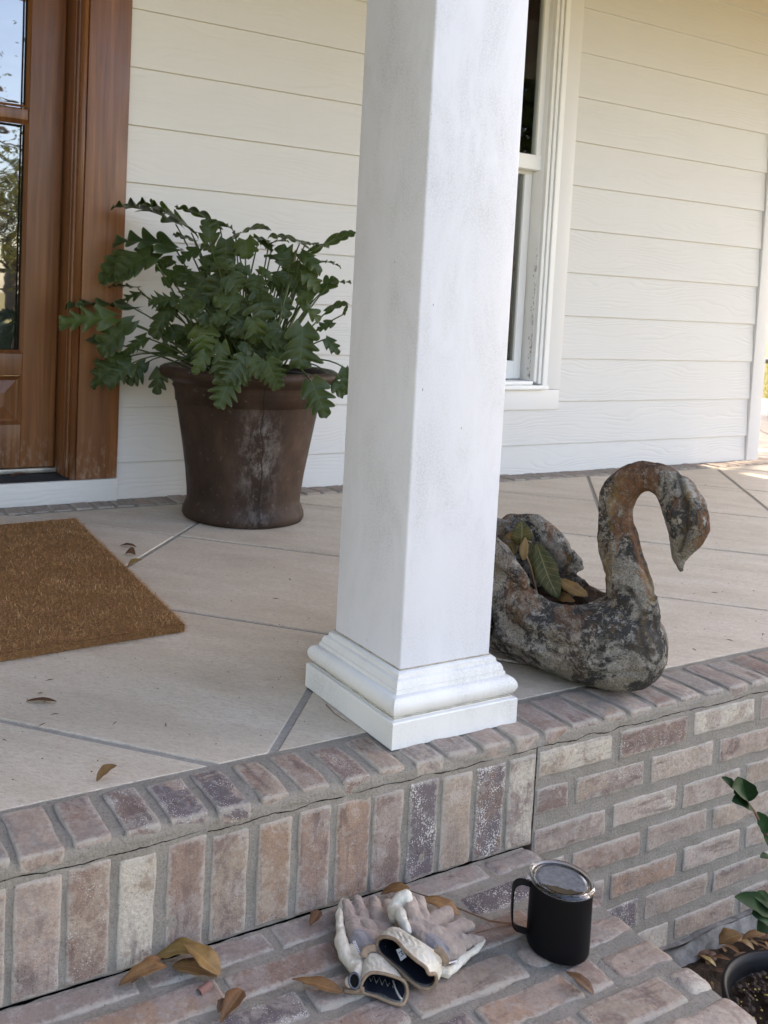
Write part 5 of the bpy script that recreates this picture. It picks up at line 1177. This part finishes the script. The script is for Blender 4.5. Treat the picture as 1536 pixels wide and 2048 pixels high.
# ================================================================== beyond the porch
q = M('lawn_soil', .95, .1); q.set('Base Color', q.ramp(q.noise(1.2, 6, .7), [(.3, (.19, .175, .075)), (.6, (.30, .26, .115)), (.8, (.38, .31, .16))])); q.bump(q.noise(30, 6, .8), 1., .03)
g = G(); Rr_ = [3, 6, 10, 16, 26, 45, 90, 200, 500, 1200]
def gz(x, y):
    inside = -4 < x < 4 and -8 < y < 10
    return ZG - .02 + (.28 * min(1, max(0, (x - 8.6) / 2.5)) if y > -2 else 0)
xs = [-1200, -400, -150, -60, -30, -15, -8, -3, 0, 2, 4, 6, 8, 8.6, 9, 9.5, 10, 10.5, 11, 12, 14, 17, 20, 25, 32, 45, 70, 150, 400, 1200]; ys = [-1200, -400, -150, -60, -30, -20, -14, -10, -6, -3, -2, -1, 1, 2, 3, 5, 8, 12, 18, 25, 40, 70, 150, 400, 1200]
V = [(x, y, gz(x, y)) for x in xs for y in ys]; F = [(i * len(ys) + j, (i + 1) * len(ys) + j, (i + 1) * len(ys) + j + 1, i * len(ys) + j + 1) for i in range(len(xs) - 1) for j in range(len(ys) - 1)]
g.add(V, F); tag(g.build('lawn', q.m), kind='structure')
g = G(); rg = random.Random(4)
for k in range(26000):
    x = 8.25 + rg.random() ** 1.6 * 22; y = 3.0 + (x - 8) * .56 + rg.uniform(-1.6, 2.4) + rg.random() * 1.; z = gz(x, y); h = rg.uniform(.03, .08); a = rg.uniform(0, 6.28); w2 = .004
    g.add([(x - math.cos(a) * w2, y - math.sin(a) * w2, z), (x + math.cos(a) * w2, y + math.sin(a) * w2, z), (x + rg.uniform(-.03, .03), y + rg.uniform(-.03, .03), z + h)], [(0, 1, 2)], tone=rg.random())
q = M('grass_blade', .7, .2); q.set('Base Color', q.ramp(q.attr('tone', 'Fac'), [(0, (.20, .22, .03)), (.6, (.42, .37, .06)), (1, (.56, .46, .13))])); tag(g.build('grass', q.m, smooth=False), 'dry yellow green grass of the sunny lawn past the house corner', 'grass', kind='stuff')
g = G(); g.box((8.2, D - .2, -.6), (8.35, 9.2, -.004)); o = g.build('slab_edge', CONC); tag(o, kind='structure')
MET = m_plain('dark_green_metal', (.012, .022, .018), .45, .5)
ch = thing('patio_chair', 'dark metal chair at the far edge of the porch beside the lawn', 'chair', (6.6, 3.6, 0))
def rod(name, *paths, r=.014):
    for P_ in paths: g_ = G(); g_.tube(P_, r, 8); g_.build(name, MET, ch)
cx0, cy0 = 6.275, 3.40; ex = Vector((.88, -.47, 0)); ey_ = Vector((.47, .88, 0)); b_ = Vector((cx0 + .06, cy0 - .02, 0))
c4 = [b_, b_ + ex * .52, b_ + ex * .52 + ey_ * .5, b_ + ey_ * .5]
for i, p in enumerate(c4): rod('leg', [p + Vector((0, 0, .001)), p + Vector((0, 0, .78 if i in (0, 1) else .95))], r=.022 if i == 0 else .016)
g = G(); z1_ = .44; g.add([tuple(p + Vector((0, 0, z1_ + dz))) for dz in (0, .035) for p in c4], [(3, 2, 1, 0), (4, 5, 6, 7), (0, 1, 5, 4), (1, 2, 6, 5), (2, 3, 7, 6), (3, 0, 4, 7)]); g.build('seat', MET, ch, smooth=False)
for a, b in ((0, 3), (1, 2)): rod('armrest', [c4[a] + Vector((0, 0, .80)) - ey_ * .06, c4[b] + Vector((0, 0, .80))], r=.02)
rod('cross_bar', [c4[0] - ex * .03 + Vector((0, 0, .50)), c4[1] + Vector((0, 0, .50))], r=.026); rod('cross_bar', [c4[0] + Vector((0, 0, .80)), c4[1] + Vector((0, 0, .80))], r=.018)
g = G()
for k in range(7): p = c4[3].lerp(c4[2], (k + .5) / 7); g.tube([p + Vector((0, 0, .47)), p + Vector((0, 0, .93))], .008, 6)
g.tube([c4[3] + Vector((0, 0, .94)), c4[2] + Vector((0, 0, .94))], .016, 8); g.build('backrest', MET, ch)
# ------------------------------------------------------------------ trees and hedge across the lawn (seen mirrored in the glass), then unseen trees added for shade
BARK = m_plain('tree_bark', (.12, .095, .075), .9, .2, .8, 12)
def m_fol(name, a, b):
    q = M(name, .7, .2); q.set('Base Color', q.mix(q.attr('tone', 'Fac'), a, b)); return q.m
FO1 = m_fol('foliage_green', (.045, .075, .02), (.20, .22, .05)); FO2 = m_fol('foliage_yellow', (.14, .15, .03), (.36, .31, .08)); FO3 = m_fol('hedge_green', (.012, .028, .012), (.03, .055, .02))
def tree(x, y, h, spread, label, seed, fol, nleaf=2600, lz=.25, group='trees across the lawn mirrored in the door glass'):
    rg = random.Random(seed); z0 = gz(x, y); t_ = thing('tree', label, 'tree', (x, y, z0), group); a = G(); b = G(); tips = []
    top = Vector((x + rg.uniform(-.4, .4), y + rg.uniform(-.4, .4), z0 + h * .8)); base = Vector((x, y, z0 - .1))
    tr_ = [base.lerp(top, i / 8) + Vector((rg.uniform(-.1, .1), rg.uniform(-.1, .1), 0)) * (i > 0) for i in range(9)]
    a.tube(tr_, [h * .028 * (1 - .85 * i / 8) for i in range(9)], 10)
    for k in range(22):
        s_ = tr_[rg.randint(2, 7)]; an = rg.uniform(0, 6.28); L = spread * rg.uniform(.4, 1.); e = s_ + Vector((math.cos(an) * L, math.sin(an) * L, L * rg.uniform(.2, .9)))
        m_ = s_.lerp(e, .5) + Vector((0, 0, L * .12)); a.tube([s_, m_, e], [h * .008, h * .005, h * .002], 6)
        for j in range(4):
            p = m_.lerp(e, rg.random()); e2 = p + Vector((rg.uniform(-1, 1), rg.uniform(-1, 1), rg.uniform(-.3, .9))) * L * .4; a.tube([p, e2], [h * .0022, h * .0008], 4); tips.append(e2)
    for k in range(nleaf):
        p = rg.choice(tips) + Vector((rg.gauss(0, 1), rg.gauss(0, 1), rg.gauss(0, .8))) * spread * .13; s_ = rg.uniform(.5, 1.2) * lz * .5
        d = Vector((rg.uniform(-1, 1), rg.uniform(-1, 1), rg.uniform(-1, 1))).normalized() * s_; e = d.orthogonal().normalized() * s_ * .5
        b.add([p - d, p + e, p + d, p - e], [(0, 1, 2, 3)], tone=rg.random())
    a.build('trunk', BARK, t_); b.build('crown', fol, t_, smooth=False)
tree(7.6, -23, 5.2, 2.6, 'small bushy yellow green tree mirrored low in the door glass', 1, FO2, 3000, .22)
tree(10.2, -29, 11, 3.4, 'tall thin leaved tree whose branches cross the sky in the door glass', 2, FO1, 260, .22)
tree(-1.5, -24, 8, 3.2, 'round green tree standing left of the yellow green one', 3, FO1, 3000, .25)
tree(20.4, -16, 11, 4.6, 'broad dark tree mirrored in the window beside the column', 4, FO1, 9000, .36)
tree(26, -22, 13, 5.0, 'largest dark tree, behind the broad one mirrored in the window', 5, FO1, 5000, .35)
tree(12.5, -27, 9, 3.6, 'far tree between the thin one and the broad one', 6, FO2, 3000, .3)
tree(14.2, 2.2, 10.2, 3.2, 'unseen leafy tree added right of the lawn to dapple the sun on the porch end', 7, FO1, 8500, .34, 'unseen trees added on the side lawn to dapple the sun')  # added out of view to thin the sun reaching the porch end
for x_, y_, h_, s_, lb_ in ((-8.6, -4.2, 7, 2.4, 'nearest unseen dark evergreen, added left of the porch for shade'), (-10.4, -.8, 7, 2.6, 'unseen dark evergreen added at the left end of the porch for shade'), (-10.0, -8.6, 8, 3., 'farthest unseen dark evergreen, added left of the porch for shade')):
    tree(x_, y_, h_, s_, lb_, int(-x_ * 10), FO3, 6000, .42, 'unseen evergreens added left of the porch for shade')  # added out of view to darken the left face of the column
g = G(); rg = random.Random(9)
hd_ = thing('hedge', 'long dark clipped hedge across the lawn mirrored in the door glass', 'hedge', (4, -13.4, gz(4, -13.4)))
for k in range(15000):
    x = rg.uniform(-8, 24); y = -13.4 + rg.uniform(-.5, .5); z = gz(x, y) + rg.random() * (1.0 + .2 * noise.noise(Vector((x, 0, 0)))); d = Vector((rg.uniform(-1, 1), rg.uniform(-1, 1), rg.uniform(-1, 1))).normalized() * .10; e = d.orthogonal().normalized() * .06
    p = Vector((x, y, z)); g.add([p - d, p + e, p + d, p - e], [(0, 1, 2, 3)], tone=rg.random())
g.build('foliage', FO3, hd_, smooth=False)
g = G(); g.grid(120, 6, lambda u, v: (-8 + 32 * u, -13.4 + .42 * math.cos(math.pi * v), gz(0, -13.4) + .9 * math.sin(math.pi * v) ** .6 + .05 * noise.noise(Vector((u * 60, v * 3, 0)))), flip=True, tone=.1); g.build('inner_mass', FO3, hd_)
